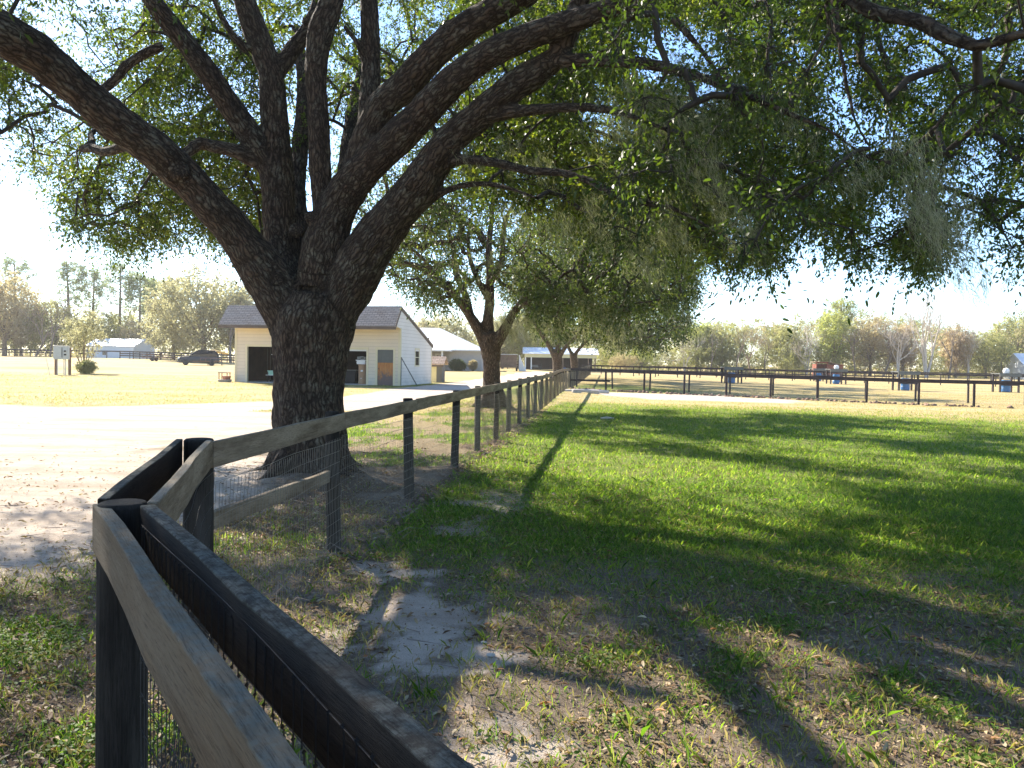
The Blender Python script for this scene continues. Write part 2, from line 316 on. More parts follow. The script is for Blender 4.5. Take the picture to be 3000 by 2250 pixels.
class MB:
    def __init__(s): s.v = []; s.f = []; s.mi = []; s.n = 0
    def add(s, v, f, mi=0):
        v = np.asarray(v, float); s.v.append(v); s.f += [tuple(i+s.n for i in q) for q in f]; s.mi += [mi]*len(f); s.n += len(v); return s
    def box(s, a, b, mi=0, M4=None):
        x0, y0, z0 = a; x1, y1, z1 = b
        v = np.array([(x0, y0, z0), (x1, y0, z0), (x1, y1, z0), (x0, y1, z0), (x0, y0, z1), (x1, y0, z1), (x1, y1, z1), (x0, y1, z1)], float)
        if M4 is not None: v = np.array([M4 @ Vector(p) for p in v])
        return s.add(v, [(3, 2, 1, 0), (4, 5, 6, 7), (0, 1, 5, 4), (1, 2, 6, 5), (2, 3, 7, 6), (3, 0, 4, 7)], mi)
    def beam(s, p, q, w, h, mi=0, up=(0, 0, 1)):
        p = Vector(p); q = Vector(q); d = (q-p); L = d.length; d.normalize(); u = Vector(up); sd = d.cross(u).normalized(); u = sd.cross(d)
        R = Matrix((d, -sd, u)).transposed().to_4x4(); R.translation = p
        return s.box((0, -w/2, -h/2), (L, w/2, h/2), mi, R)
    def tube(s, pts, r, seg=6, mi=0, cap=True):
        pts = np.asarray(pts, float); r = np.broadcast_to(r, (len(pts),)); T, N, B = frames(pts)
        a = np.arange(seg)*2*pi/seg
        v = (pts[:, None]+r[:, None, None]*(np.cos(a)[None, :, None]*N[:, None]+np.sin(a)[None, :, None]*B[:, None])).reshape(-1, 3)
        f = [(i*seg+j, i*seg+(j+1) % seg, (i+1)*seg+(j+1) % seg, (i+1)*seg+j) for i in range(len(pts)-1) for j in range(seg)]
        if cap: f += [tuple(range(seg))[::-1], tuple((len(pts)-1)*seg+j for j in range(seg))]
        return s.add(v, f, mi)
    def cyl(s, p, q, r, seg=12, mi=0, r2=None): return s.tube([p, q], [r, r if r2 is None else r2], seg, mi)
    def prism(s, poly, h0, h1, ax='y', mi=0):
        n = len(poly)
        g = {'y': lambda a, b, h: (a, h, b), 'z': lambda a, b, h: (a, b, h), 'x': lambda a, b, h: (h, a, b)}[ax]
        v = [g(a, b, h0) for a, b in poly]+[g(a, b, h1) for a, b in poly]
        return s.add(v, [tuple(range(n)), tuple(range(n, 2*n))[::-1]]+[(i, i+n, (i+1) % n+n, (i+1) % n) for i in range(n)], mi)
    def lathe(s, prof, seg=16, c=(0, 0, 0), mi=0):
        a = np.arange(seg)*2*pi/seg; v = np.array([(c[0]+r*cos(t), c[1]+r*sin(t), c[2]+z) for r, z in prof for t in a])
        f = [(i*seg+j, i*seg+(j+1) % seg, (i+1)*seg+(j+1) % seg, (i+1)*seg+j) for i in range(len(prof)-1) for j in range(seg)]
        f += [tuple(range(seg))[::-1], tuple((len(prof)-1)*seg+j for j in range(seg))]; return s.add(v, f, mi)
    def build(s, name, mat, parent=None, smooth=False, bevel=0, loc=None):
        me = bpy.data.meshes.new(name); me.from_pydata(np.vstack(s.v).tolist(), [], s.f)
        ms = mat if isinstance(mat, (list, tuple)) else [mat]
        for m in ms: me.materials.append(M[m] if isinstance(m, str) else m)
        if len(ms) > 1: me.polygons.foreach_set('material_index', s.mi)
        if smooth: me.polygons.foreach_set('use_smooth', [True]*len(me.polygons))
        me.validate(); o = bpy.data.objects.new(name, me); COL.objects.link(o)
        if parent is not None: o.parent = parent
        if loc is not None: o.location = loc
        if bevel:
            b = o.modifiers.new('b', 'BEVEL'); b.width = bevel; b.segments = 2; b.limit_method = 'ANGLE'
        return o
def rawmesh(name, V, k, mat, parent=None, rnd=None, smooth=False):
    """V: (nface, k, 3) independent k-gons"""
    nf = V.shape[0]; me = bpy.data.meshes.new(name); me.vertices.add(nf*k); me.vertices.foreach_set('co', V.astype(np.float32).ravel())
    me.loops.add(nf*k); me.loops.foreach_set('vertex_index', np.arange(nf*k, dtype=np.int32))
    me.polygons.add(nf); me.polygons.foreach_set('loop_start', np.arange(nf, dtype=np.int32)*k)
    me.update(calc_edges=True)
    if rnd is not None:
        at = me.attributes.new('rnd', 'FLOAT', 'POINT'); at.data.foreach_set('value', np.repeat(rnd, k).astype(np.float32))
    me.materials.append(M[mat]); o = bpy.data.objects.new(name, me); COL.objects.link(o)
    if parent is not None: o.parent = parent
    return o
def unit(a): return a/(np.linalg.norm(a, axis=-1, keepdims=True)+1e-9)
def leaves(p, d, up, L, W, k=6, bend=.15):
    """leaf polygons: base p, direction d, normal up"""
    d = unit(d); s = unit(np.cross(d, up)); n = np.cross(s, d); L = np.asarray(L)[:, None]; W = np.asarray(W)[:, None]
    if k == 4: q = [(0, 0, 0), (.5, .5, .1), (1, 0, -bend), (.5, -.5, .1)]
    else: q = [(0, 0, 0), (.28, .42, .05), (.7, .38, .0), (1, 0, -bend), (.7, -.38, .0), (.28, -.42, .05)]
    return np.stack([p+d*L*a+s*W*b+n*L*c for a, b, c in q], 1)
# ================================================================== GROUND
rng = np.random.default_rng(7)
def axis(lo, hi, st, a, b, growth=1.18):
    c = list(np.arange(lo, hi+1e-6, st)); x = hi; s_ = st
    while x < b: s_ *= growth; x += s_; c.append(x)
    x = lo; s_ = st
    while x > a: s_ *= growth; x -= s_; c.insert(0, x)
    return np.array(c)
def relief(x, y):
    r = .05*(fbm(x*.9, y*.9, 3)-.5)+.025*(fbm(x*4, y*4, 8, 3)-.5)
    side = x-fx(y); berm = .07*np.exp(-(side/.28)**2)*sstep(5, 7, y)*(1-sstep(30, 45, y))*vnoise(x*3, y*3, 2)
    root = .16*np.exp(-(np.hypot(x+2.9, y-11.6)/1.1)**2)
    return (r+berm)*(1-sstep(14, 30, y))+root
XS = axis(-9, 15, .09, -900, 900); YS = axis(-1.5, 20, .085, -60, 1500, 1.13)
gx, gy = np.meshgrid(XS, YS); gz = terr(gx, gy)+relief(gx, gy)
nx, ny = len(XS), len(YS)
me = bpy.data.meshes.new('ground'); me.vertices.add(nx*ny); me.vertices.foreach_set('co', np.stack([gx, gy, gz], -1).astype(np.float32).ravel())
ii = (np.arange(ny-1)[:, None]*nx+np.arange(nx-1)[None]).ravel(); F = np.stack([ii, ii+1, ii+1+nx, ii+nx], 1).astype(np.int32)
me.loops.add(F.size); me.loops.foreach_set('vertex_index', F.ravel()); me.polygons.add(len(F)); me.polygons.foreach_set('loop_start', np.arange(len(F), dtype=np.int32)*4)
me.polygons.foreach_set('use_smooth', [True]*len(F)); me.update(calc_edges=True)
for nm, a in zip(('sand', 'green', 'litter'), masks(gx, gy)):
    me.attributes.new(nm, 'FLOAT', 'POINT').data.foreach_set('value', a.astype(np.float32).ravel())
me.materials.append(M['ground']); g = bpy.data.objects.new('ground', me); COL.objects.link(g); tag(g, kind='structure')
def zg(x, y): return terr(x, y)+relief(np.asarray(x, float), np.asarray(y, float))
def zt(x, y): return float(zg(x, y))
# grass: tufts of blades and low leaves
def frustum_pts(n, y0, y1, marg=1.2, pw=1.):
    y = y0+(y1-y0)*rng.random(n)**pw; x = (rng.random(n)*2-1)*(.66*y+marg); return x, y
def grass_patch(n, y0, y1, h, wd, prob, per=7, spread=.06, flat=.0, pw=1.):
    x, y = frustum_pts(n, y0, y1, pw=pw); s, gm, lt = masks(x, y); k = rng.random(n) < prob(x, y, s, gm); x, y = x[k], y[k]
    x = np.repeat(x, per)+rng.normal(0, spread, len(x)*per); y = np.repeat(y, per)+rng.normal(0, spread, len(y)*per); m = len(x)
    hh = h*(.4+rng.random(m)**1.6*1.3); a = rng.random(m)*2*pi; ln = rng.random(m)*.8
    b = np.stack([x, y, zg(x, y)-.004], 1); d = np.stack([np.cos(a)*ln, np.sin(a)*ln, np.ones(m)], 1); d = unit(d)
    s_ = np.stack([-np.sin(a), np.cos(a), 0*a], 1); w_ = wd*(.6+.8*rng.random(m))[:, None]; H = hh[:, None]
    mid = b+d*H*.55; tip = b+d*H+np.stack([np.cos(a), np.sin(a), 0*a-.3], 1)*H*.35*rng.random((m, 1))
    return np.stack([b-s_*w_/2, b+s_*w_/2, mid+s_*w_*.35, tip, mid-s_*w_*.35], 1), rng.random(m)
def low_leaves(n, y0, y1, sz, prob, zr=.025, pw=1.):
    x, y = frustum_pts(n, y0, y1, pw=pw); s, gm, lt = masks(x, y); k = rng.random(n) < prob(x, y, s, gm, lt); x, y = x[k], y[k]; m = len(x)
    p = np.stack([x, y, zg(x, y)+.003+rng.random(m)*zr], 1); a = rng.random(m)*2*pi
    d = np.stack([np.cos(a), np.sin(a), rng.normal(.15, .3, m)], 1); up = np.stack([rng.normal(0, .35, m), rng.normal(0, .35, m), np.ones(m)], 1)
    L = sz*(.6+.8*rng.random(m)); return p, d, up, L
fld = lambda x, y: (x > fx(y)+.15)
A = [grass_patch(26000, .9, 9, .045, .004, lambda x, y, s, g: (g*.95+.05)*(s < .55)),
     grass_patch(85000, 7, 34, .06, .008, lambda x, y, s, g: g*.8*(s < .4)*(.35+fbm(x*.8, y*.5, 44)), 5, .09),
     grass_patch(700, .9, 12, .085, .0045, lambda x, y, s, g: .5*(s < .6)*fld(x, y), 9, .03)]
V = np.concatenate([a[0] for a in A]); R_ = np.concatenate([a[1] for a in A])
o = rawmesh('grass', V, 5, 'grass', None, R_*.85); tag(o, 'short green grass blades growing over the sandy paddock', 'grass', kind='stuff')
p, d, u, L = low_leaves(330000, .9, 12, .022, lambda x, y, s, g, l: np.clip(g*1.15-.1, 0, 1)*(s < .6), .03)
o = rawmesh('clover', leaves(p, d, u, L, L*.75, 6), 6, 'grass', None, rng.random(len(p))*.6); tag(o, 'low dark green clover and weeds between the grass', 'ground cover', kind='stuff')
p, d, u, L = low_leaves(230000, .9, 34, .05, lambda x, y, s, g, l: (l*.85+(.03+.05*(y < 9))*(s < .35)+.006)*(y < 34), .02)
p2, d2, u2, L2 = low_leaves(160000, .9, 9, .014, lambda x, y, s, g, l: (.35+.65*l)*(1-.75*s), .006); q2 = leaves(p2, d2, u2, L2, L2*.5, 6, .2)
o = rawmesh('fallen_leaves', np.concatenate([leaves(p, d, u, L*(.45+.8*rng.random(len(L))), L*.34, 6, .3), q2]), 6, 'litter', None, np.concatenate([rng.random(len(p)), rng.random(len(p2))*.7])); tag(o, 'brown fallen oak leaves scattered below the trees', 'leaf litter', kind='stuff')
A = grass_patch(17000, .9, 9, .05, .0035, lambda x, y, s, g: .55*(s < .7), 5, .07); o = rawmesh('dead_grass', A[0], 5, 'drygrass', None, A[1]); tag(o, 'dead straw coloured grass stalks on the bare soil', 'grass', kind='stuff')
A = grass_patch(60000, 12, 60, .05, .012, lambda x, y, s, g: (.5*(s < .3)*(y > 22)), 3, .15)
o = rawmesh('dry_grass', A[0], 5, 'drygrass', None, A[1]); tag(o, 'dry yellow winter grass beyond the shade', 'grass', kind='stuff')

# ================================================================== TREES
def skeleton_mesh(name, limbs, mat, parent, voxel=.035, smooth_it=6, knob=.02):
    mb = MB(); segs = []
    for L in limbs:
        q = catmull(L, .22); mb.tube(q[:, :3], np.maximum(q[:, 3], .02), 12); T, N, B = frames(q[:, :3])
        s = np.concatenate([[0], np.cumsum(np.linalg.norm(np.diff(q[:, :3], axis=0), axis=1))])
        for i in range(0, len(q), 1): segs.append((q[i, :3], T[i], N[i], B[i], s[i]+len(segs)*0, q[i, 3]))
    o = mb.build(name, mat, None); md = o.modifiers.new('r', 'REMESH'); md.mode = 'VOXEL'; md.voxel_size = voxel
    ms = o.modifiers.new('s', 'SMOOTH'); ms.factor = .5; ms.iterations = smooth_it
    dg = bpy.context.evaluated_depsgraph_get(); me = bpy.data.meshes.new_from_object(o.evaluated_get(dg), depsgraph=dg)
    old = o.data; o.modifiers.clear(); o.data = me; bpy.data.meshes.remove(old); me.name = name; o.name = name
    n = len(me.vertices); co = np.empty(n*3, np.float32); me.vertices.foreach_get('co', co); co = co.reshape(-1, 3).astype(float)
    c = np.array([s[0] for s in segs]); T, N, B = (np.array([s[k] for s in segs]) for k in (1, 2, 3)); S = np.array([s[4] for s in segs]); R = np.array([s[5] for s in segs])
    bk = np.empty((n, 3)); nn = np.empty(n, int)
    for i in range(0, n, 20000):
        dd = np.linalg.norm(co[i:i+20000, None]-c[None], axis=2)-R[None]*.9; nn[i:i+20000] = dd.argmin(1)
    dl = co-c[nn]; bk[:, 0] = (dl*N[nn]).sum(1); bk[:, 1] = (dl*B[nn]).sum(1); bk[:, 2] = S[nn]+(dl*T[nn]).sum(1)
    if knob:
        nr = np.empty(n*3, np.float32); me.vertices.foreach_get('normal', nr); nr = nr.reshape(-1, 3)
        k = fbm(co[:, 0]*2.3+co[:, 1]*1.1, co[:, 2]*1.9+co[:, 1], 4, 3)-.5
        k2 = fbm(bk[:, 0]*9+bk[:, 1]*7, bk[:, 2]*3, 14, 3)-.5
        k3 = np.abs(fbm(bk[:, 0]*13+bk[:, 1]*11+40, bk[:, 2]*3.4+bk[:, 1]*2, 24, 3)-.5)*2
        co = co+nr*((k*2.2+k2*1.1+k3*1.3-.3)*knob*np.clip(R[nn]/.25, .2, 1.3))[:, None]; me.vertices.foreach_set('co', co.astype(np.float32).ravel())
    me.attributes.new('bk', 'FLOAT_VECTOR', 'POINT').data.foreach_set('vector', bk.astype(np.float32).ravel())
    me.polygons.foreach_set('use_smooth', [True]*len(me.polygons)); me.update(); o.parent = parent
    return o, c, R
def grow(centres, c0, R0, rnd, sag=.12, origin=None):
    """connect every cluster centre to the nearest node of the tree; returns branch polylines with radii"""
    dist = np.sqrt(((centres[:, None]-c0[None, ::3])**2).sum(2).min(1)) if len(c0) < 4000 else np.linalg.norm(centres-origin, axis=1)
    order = np.argsort(dist); nodes = list(c0); par = [-1]*len(c0); own = []; arr = np.zeros((len(c0)+len(centres)*4, 3)); arr[:len(c0)] = c0; n = len(c0)
    rec = []
    for ci in order:
        p = centres[ci]; dd = np.linalg.norm(arr[:n]-p, axis=1); dd = dd+.35*np.maximum(0, arr[:n, 2]-p[2]-.3); dd[:len(c0)] *= 1.1; j = int(dd.argmin()); a = arr[j]
        L = np.linalg.norm(p-a); prev = j; ids = [j]
        for t in (.33, .66, 1.):
            q = a+(p-a)*t+np.array((0, 0, sag*L*4*t*(1-t)))+(rnd.normal(0, .05*L, 3) if t < 1 else 0)
            arr[n] = q; par.append(prev); prev = n; ids.append(n); n += 1
        rec.append(ids)
    cnt = np.zeros(n); cnt[[r[-1] for r in rec]] = 1
    for i in range(n-1, len(c0)-1, -1):
        if par[i] >= 0: cnt[par[i]] += cnt[i]
    return arr, rec, cnt
def branch_mesh(name, arr, rec, cnt, parent, mat='bark_twig', k=.0065, pw=.5, mx=.09, seg=4):
    vs, fs = [], []; mb = MB()
    for ids in rec:
        r = np.minimum(mx, k*np.maximum(cnt[ids], 1)**pw); r[0] = r[1]*.9; mb.tube(arr[ids], r, seg, 0, False)
    return mb.build(name, mat, parent, True)
def foliage(centres, rad, rnd, twigs=9, nl=11, L=.075, W=.03, k=6, droop=.35, outc=None, nearY=None):
    """leaf polygons on twigs radiating from each cluster centre"""
    m = len(centres); c = np.repeat(centres, twigs, 0); r = np.repeat(rad, twigs)
    dv = rnd.normal(0, 1, (m*twigs, 3)); 
    if outc is not None: dv += 1.0*unit(np.repeat(centres-outc, twigs, 0))
    dv[:, 2] -= droop; dv = unit(dv); tl = r*(.5+.7*rnd.random(m*twigs))
    t = np.repeat((np.arange(nl)+.5)/nl, 1)[None]*.85+.18; n = m*twigs
    base = c[:, None]+dv[:, None]*(tl[:, None]*t)[..., None]; base[..., 2] -= (tl[:, None]*t**2)*.22
    base = base.reshape(-1, 3)+rnd.normal(0, .02, (n*nl, 3)); D = np.repeat(dv, nl, 0)+rnd.normal(0, .75, (n*nl, 3)); D[:, 2] -= .15
    up = rnd.normal(0, .55, (n*nl, 3)); up[:, 2] += 1; l = L*(.65+.6*rnd.random(n*nl))
    tint = np.repeat(np.repeat(rnd.random(m), twigs), nl)*.55+rnd.random(n*nl)*.45
    return leaves(base, D, up, l, l*W/L, k), tint, (c, dv, tl)
def twig_mesh(name, tw, parent, r=.003, mat='bark_twig'):
    c, d, l = tw; n = len(c); s = unit(np.cross(d, (.3, .2, 1.))); b = np.cross(s, d); e = c+d*l[:, None]; e[:, 2] -= l*.22
    V = np.concatenate([np.stack([c-s*r, c+s*r, e], 1), np.stack([c-b*r, c+b*r, e], 1)]); return rawmesh(name, V, 3, mat, parent)
def moss_mesh(name, tufts, parent, rnd, n=90, wd=.004, wind=(.32, -.05, -1)):
    """hanging strands; tufts = (x,y,z,length,spread)"""
    out = []; W = np.array(wind)/np.linalg.norm(wind)
    for x, y, z, L, sp in tufts:
        k = int(n*(.6+.8*rnd.random())); gr_ = rnd.normal(0, 1, (7, 3))*np.array((sp*1.3, sp*1.3, sp*.9)); p0 = np.array((x, y, z))+gr_[rnd.integers(0, 7, k)]+rnd.normal(0, 1, (k, 3))*sp*.2
        l = L*(.25+.75*rnd.random(k)**1.3); ns = 7; prev = p0; dr = W+rnd.normal(0, .22, (k, 3)); p0 = p0+0; wv = wd*(.6+.8*rnd.random(k))
        for i in range(ns):
            step = dr+rnd.normal(0, .48, (k, 3))-.12*(p0-np.array((x, y, z)))/sp; step[:, 2] -= .2; q = prev+unit(step)*(l/ns)[:, None]
            s = unit(rnd.normal(0, 1, (k, 3)))*(wv*(1-.12*i))[:, None]; out.append(np.stack([prev-s, prev+s, q+s*.9, q-s*.9], 1)); prev = q
    V = np.concatenate(out); return rawmesh(name, V, 4, 'moss', parent, rnd.random(len(V)))
def LB(pts, k=1.):     # measured limb: (x, y, depth, width in px)
    return np.array([(*P(a, b, Y), k*w_*DS/2333.3*Y/2) for a, b, Y, w_ in pts])
def inpoly(x, y, poly):
    ins = np.zeros(np.shape(x), bool); n = len(poly)
    for i in range(n):
        (a, b), (c, d) = poly[i], poly[(i+1) % n]; t = ((b > y) != (d > y)) & (x < (c-a)*(y-b)/(d-b+1e-9)+a); ins ^= t
    return ins
def lims(x, pts):
    a = np.array(pts, float); return np.interp(x, a[:, 0], a[:, 1])
# ---- the big oak by the fence
oak = thing('oak_tree', 'huge live oak with forking limbs beside the near fence, its crown over the paddock', 'tree', (-2.95, 11.6, 0), group=None)
OR = np.random.default_rng(11)
limbs = [
 [(672, 1040, 11.6, 182), (672, 1000, 11.6, 168), (670, 930, 11.6, 156), (668, 850, 11.6, 152), (672, 760, 11.6, 164), (680, 690, 11.6, 178), (690, 640, 11.6, 150)],
 [(668, 800, 11.6, 90), (640, 700, 11.6, 110), (606, 640, 11.5, 112), (560, 575, 11.4, 98), (505, 500, 11.2, 82), (455, 440, 11.0, 76), (395, 378, 10.8, 78), (335, 325, 10.5, 80), (250, 262, 10.2, 80), (165, 190, 9.9, 84), (85, 118, 9.6, 90), (0, 70, 9.3, 92), (-110, 20, 9.0, 90), (-260, -60, 8.6, 80), (-420, -110, 8.2, 60)],
 [(650, 760, 11.7, 70), (628, 640, 11.8, 88), (610, 540, 12, 74), (602, 440, 12, 70), (598, 330, 12, 62), (592, 240, 12, 60), (585, 160, 12, 54), (560, 90, 12, 52), (538, 30, 12, 50), (515, -40, 12, 46), (490, -130, 12.2, 40), (470, -260, 12.4, 30)],
 [(606, 470, 12, 50), (585, 370, 12, 52), (552, 310, 11.9, 52), (510, 250, 11.8, 54), (455, 165, 11.6, 52), (410, 105, 11.5, 46), (362, 45, 11.4, 42), (320, -10, 11.3, 38), (250, -100, 11, 34), (170, -190, 10.5, 26)],
 [(595, 165, 12, 34), (632, 108, 12.2, 36), (668, 60, 12.3, 34), (700, -20, 12.6, 30)],
 [(690, 640, 11.5, 70), (697, 540, 11.5, 56), (697, 450, 11.5, 46), (692, 360, 11.5, 48), (688, 250, 11.5, 46), (682, 165, 11.5, 46), (690, 80, 11.5, 54), (716, 0, 11.5, 52), (745, -90, 11.6, 46), (780, -200, 11.8, 36)],
 [(690, 620, 11.5, 96), (700, 530, 11.45, 92), (728, 450, 11.4, 84), (770, 385, 11.2, 78), (818, 338, 11, 74), (896, 262, 10.6, 72), (976, 178, 10.1, 66), (1060, 116, 9.7, 62), (1156, 74, 9.3, 56), (1240, 44, 8.9, 50), (1330, 14, 8.5, 46), (1450, -30, 7.9, 44), (1600, -60, 7.2, 42), (1730, -45, 6.7, 40), (1830, 0, 6.4, 34), (1890, 28, 6.25, 34), (1985, 45, 6.0, 33), (2050, 80, 5.85, 33), (2110, 100, 5.7, 29), (2215, 72, 5.5, 26), (2340, 30, 5.3, 22)],
 [(760, 400, 11.2, 60), (775, 345, 11.2, 64), (820, 235, 11.0, 66), (878, 182, 10.8, 68), (940, 112, 10.5, 66), (1020, 50, 10.2, 60), (1110, 0, 9.9, 54), (1220, -70, 9.4, 46), (1360, -150, 8.8, 38), (1520, -220, 8, 28)],
 [(778, 350, 11.3, 50), (792, 300, 11.4, 46), (796, 224, 11.5, 44), (802, 140, 11.6, 42), (800, 60, 11.6, 40), (796, -10, 11.7, 38), (790, -120, 12, 32), (800, -250, 12.3, 24)],
 [(700, 720, 11.6, 100), (740, 640, 11.5, 106), (796, 545, 11.3, 104), (856, 460, 11, 92), (916, 388, 10.7, 84), (968, 308, 10.4, 72), (1036, 250, 10.1, 66), (1096, 196, 9.8, 66), (1156, 158, 9.6, 62), (1205, 122, 9.4, 50), (1228, 70, 9.2, 44), (1250, 10, 9, 40), (1300, -80, 8.6, 34), (1380, -180, 8.2, 26)],
 [(1196, 130, 9.4, 34), (1270, 130, 9, 30), (1330, 132, 8.6, 28), (1400, 138, 8.2, 26), (1470, 155, 7.8, 24), (1530, 172, 7.5, 22), (1607, 204, 7.1, 18), (1707, 246, 6.7, 15), (1799, 286, 6.3, 13), (1867, 338, 6.1, 11), (1927, 352, 5.9, 8)],
 [(1030, 256, 10.1, 34), (1105, 242, 9.8, 30), (1190, 234, 9.4, 24), (1270, 232, 9, 20), (1350, 246, 8.6, 16), (1440, 280, 8.2, 12)],
 [(925, 372, 10.7, 30), (996, 345, 10.3, 24), (1076, 352, 9.9, 22), (1136, 368, 9.6, 21), (1216, 373, 9.2, 19), (1276, 392, 8.9, 18), (1356, 432, 8.6, 17), (1447, 447, 8.3, 14), (1507, 476, 8.1, 12), (1567, 512, 7.9, 9), (1630, 560, 7.7, 6)],
 [(900, 458, 10.9, 24), (948, 418, 10.7, 18), (996, 401, 10.5, 15), (1056, 397, 10.2, 14), (1116, 412, 9.9, 12), (1160, 428, 9.7, 9)],
 [(1455, 40, 7.9, 20), (1500, 90, 7.7, 16), (1545, 150, 7.4, 14), (1580, 215, 7.2, 12), (1640, 280, 6.9, 8)],
 [(1800, -20, 6.4, 22), (1812, 90, 6.3, 15), (1830, 190, 6.2, 14), (1848, 265, 6.1, 12), (1880, 320, 6.0, 9)],
 [(575, 352, 12, 34), (548, 346, 11.9, 32), (510, 326, 11.8, 30), (470, 318, 11.8, 29), (432, 308, 11.8, 28), (400, 332, 11.7, 24), (384, 350, 11.6, 20)],
 [(352, 98, 11.4, 22), (312, 116, 11.4, 22), (272, 142, 11.4, 24), (248, 174, 11.4, 22), (216, 198, 11.3, 20)],
 [(290, 296, 10.4, 30), (262, 318, 10.6, 24), (224, 328, 10.9, 22), (196, 318, 11.2, 24), (176, 322, 11.4, 18)],
 [(200, 308, 11.2, 16), (196, 290, 11.6, 14), (210, 276, 11.9, 10)],
 [(640, 620, 12, 60), (650, 520, 12.4, 50), (640, 420, 12.8, 40), (650, 300, 13.4, 34), (655, 180, 14, 28), (640, 60, 14.6, 22)],
 [(535, 110, 11.9, 22), (505, 80, 11.8, 16), (475, 30, 11.8, 14), (455, -20, 11.7, 12)],
 [(800, 160, 11.6, 16), (770, 90, 11.5, 12), (742, 55, 11.4, 10)],
 [(690, 600, 11.9, 60), (730, 500, 12.6, 46), (745, 380, 13.6, 36), (760, 250, 14.8, 28), (790, 120, 16, 22)],
]
limbs = [LB(L) for L in limbs]
for k, (dx, dy) in enumerate(((1, -.2), (.5, -.9), (-.5, -.85), (-1, -.1), (-.6, .8), (.6, .7), (.85, -.6))):     # root flare
    rr = .85+.3*OR.random(); limbs.append(np.array([(-2.92+dx*.22, 11.6+dy*.22, .6, .24), (-2.92+dx*.42, 11.6+dy*.42, .27, .2), (-2.92+dx*.72*rr, 11.6+dy*.72*rr, .04, .13), (-2.92+dx*1.15*rr, 11.6+dy*1.15*rr, -.06, .08)]))
# burls and knots on the limbs
for (a, b, Y, w_) in ((388, 372, 10.55, 44), (596, 608, 11.3, 40), (668, 52, 11.9, 36), (672, 472, 11.3, 34), (642, 500, 11.6, 40)):
    q = P(a, b, Y); r = w_*DS/2333*Y/2; limbs.append(np.array([(*q, r), (*(q+np.array((0.02, -.08, .03))), r*.8)]))
off = np.array((-2.95, 11.6, 0))
for L in limbs: L[:, :3] -= off
trunk, sk_c, sk_R = skeleton_mesh('trunk', limbs, 'bark_oak', oak, .024, 9, .024)
# crown clusters
def oak_centres():
    n = 60000; u = OR.random((n, 3)); x = -14+28*u[:, 0]; y = .5+23*u[:, 1]; z = 1.8+12.5*u[:, 2]
    dx, dy = (x+1.6)/11.0, (y-11.2)/10.8; r = np.hypot(dx, dy); lump = .16*(fbm(x*.35+9, y*.35, 61)-.5)*2
    top = 4.2+8.8*np.sqrt(np.clip(1-(r+lump)**2, 0, 1)); ok = (r+lump < 1) & (z < top)
    p = np.stack([x, y, z], 1); px, py = projA(p)
    low = lims(px, [(-900, 330), (-100, 340), (0, 385), (60, 400), (120, 500), (200, 548), (300, 585), (370, 590), (430, 520), (520, 560), (600, 560), (650, 420), (760, 300), (830, 200), (900, 330), (960, 420), (1100, 470), (1250, 520), (1400, 545), (1500, 550), (1590, 615), (1690, 600), (1730, 540), (1780, 520), (1850, 585), (1900, 560), (1960, 590), (2050, 620), (2130, 600), (2210, 590), (2400, 640), (3200, 700)])
    low = low-22-60*(fbm(px*.012, px*0, 77)-.35)
    vis = (y > .4) & (py > -60)
    ok &= ~(vis & (py > low))
    ok &= ~(vis & (px < 1000) & (y < 12.6)); ok &= ~((px < 560) & vis & (y < 11.2))
    ok &= ~(vis & (px >= 1000) & (y < 5.6))
    ok &= np.linalg.norm(p-np.array((0, 0, 1.7)), axis=1) > 5.0
    ok &= ~((px > 820) & (px < 1310) & (y < 10.4-.0009*np.maximum(px-1000, 0)*3) & vis)
    holes = fbm(px*.011, py*.011, 90, 3); ok &= ~(vis & (px > 1150) & (holes > .60) & (py > 40)) ; ok &= ~(vis & (px < 620) & (holes > .72))
    q = z/np.maximum(top, 1); shell = np.maximum(q, r); dens = np.where(shell > .78, 1., .40); dens = np.where(vis & (px > 1000), 1., dens); dens = np.where(vis & (px < 600), .8, dens)
    seen = vis & (py > -120) & (px > -200) & (px < 2450); gap = fbm((x+z*.97)*.5, (y-z*1.2)*.5, 123, 2); cover = np.hypot(x+.97*(z-1.2)-.1, y-1.2*(z-1.2)-1.2) < 1.7; gap = np.where(cover, .2, gap); dens = np.where(cover & ~seen, 1.3, dens); dens = np.where(seen, np.where(gap > .52, dens*.7, dens)*np.where(px > 1150, 1.4, np.where(px < 620, 1.35, .95)), np.where(gap > .48, dens*.04, dens*.52*np.where(y > 16, .55, 1)))  # cover: unseen clusters packed in to shade the near boards
    sx_, sy_ = x+.97*z, y-1.2*z; litp = np.hypot((sx_+.7)/.7, (sy_-5)/1.5) < 1; band = (sx_ > 0) & (sx_ < 8) & (sy_ > 11) & (sy_ < 24); dens = np.where(litp & ~cover, dens*.1, np.where(band, dens*.45, dens))  # clusters dropped here so sun reaches chosen spots on the ground
    ok &= OR.random(n) < dens*.60
    # crown, mostly out of view, thinned or packed to place sun and shade
    return p[ok]
oc = oak_centres(); print('oak clusters', len(oc))
arr, rec, cnt = grow(oc-off, sk_c, sk_R, OR, .10, np.zeros(3))
branch_mesh('branches', arr, rec, cnt, oak, mx=.032)
px, py = projA(oc); near = oc[:, 1] < 9.5; rad = .36+.22*OR.random(len(oc))
V1, t1, tw1 = foliage(oc[near]-off, rad[near], OR, 13, 11, .056, .023, 6); V2, t2, tw2 = foliage(oc[~near]-off, rad[~near]*1.15, OR, 13, 11, .074, .035, 4)
print('leaves', len(V1), len(V2))
rawmesh('crown', np.concatenate([V1.reshape(-1, 6, 3)]), 6, 'leaf_oak', oak, t1*.6)
rawmesh('crown', V2, 4, 'leaf_oak', oak, t2)
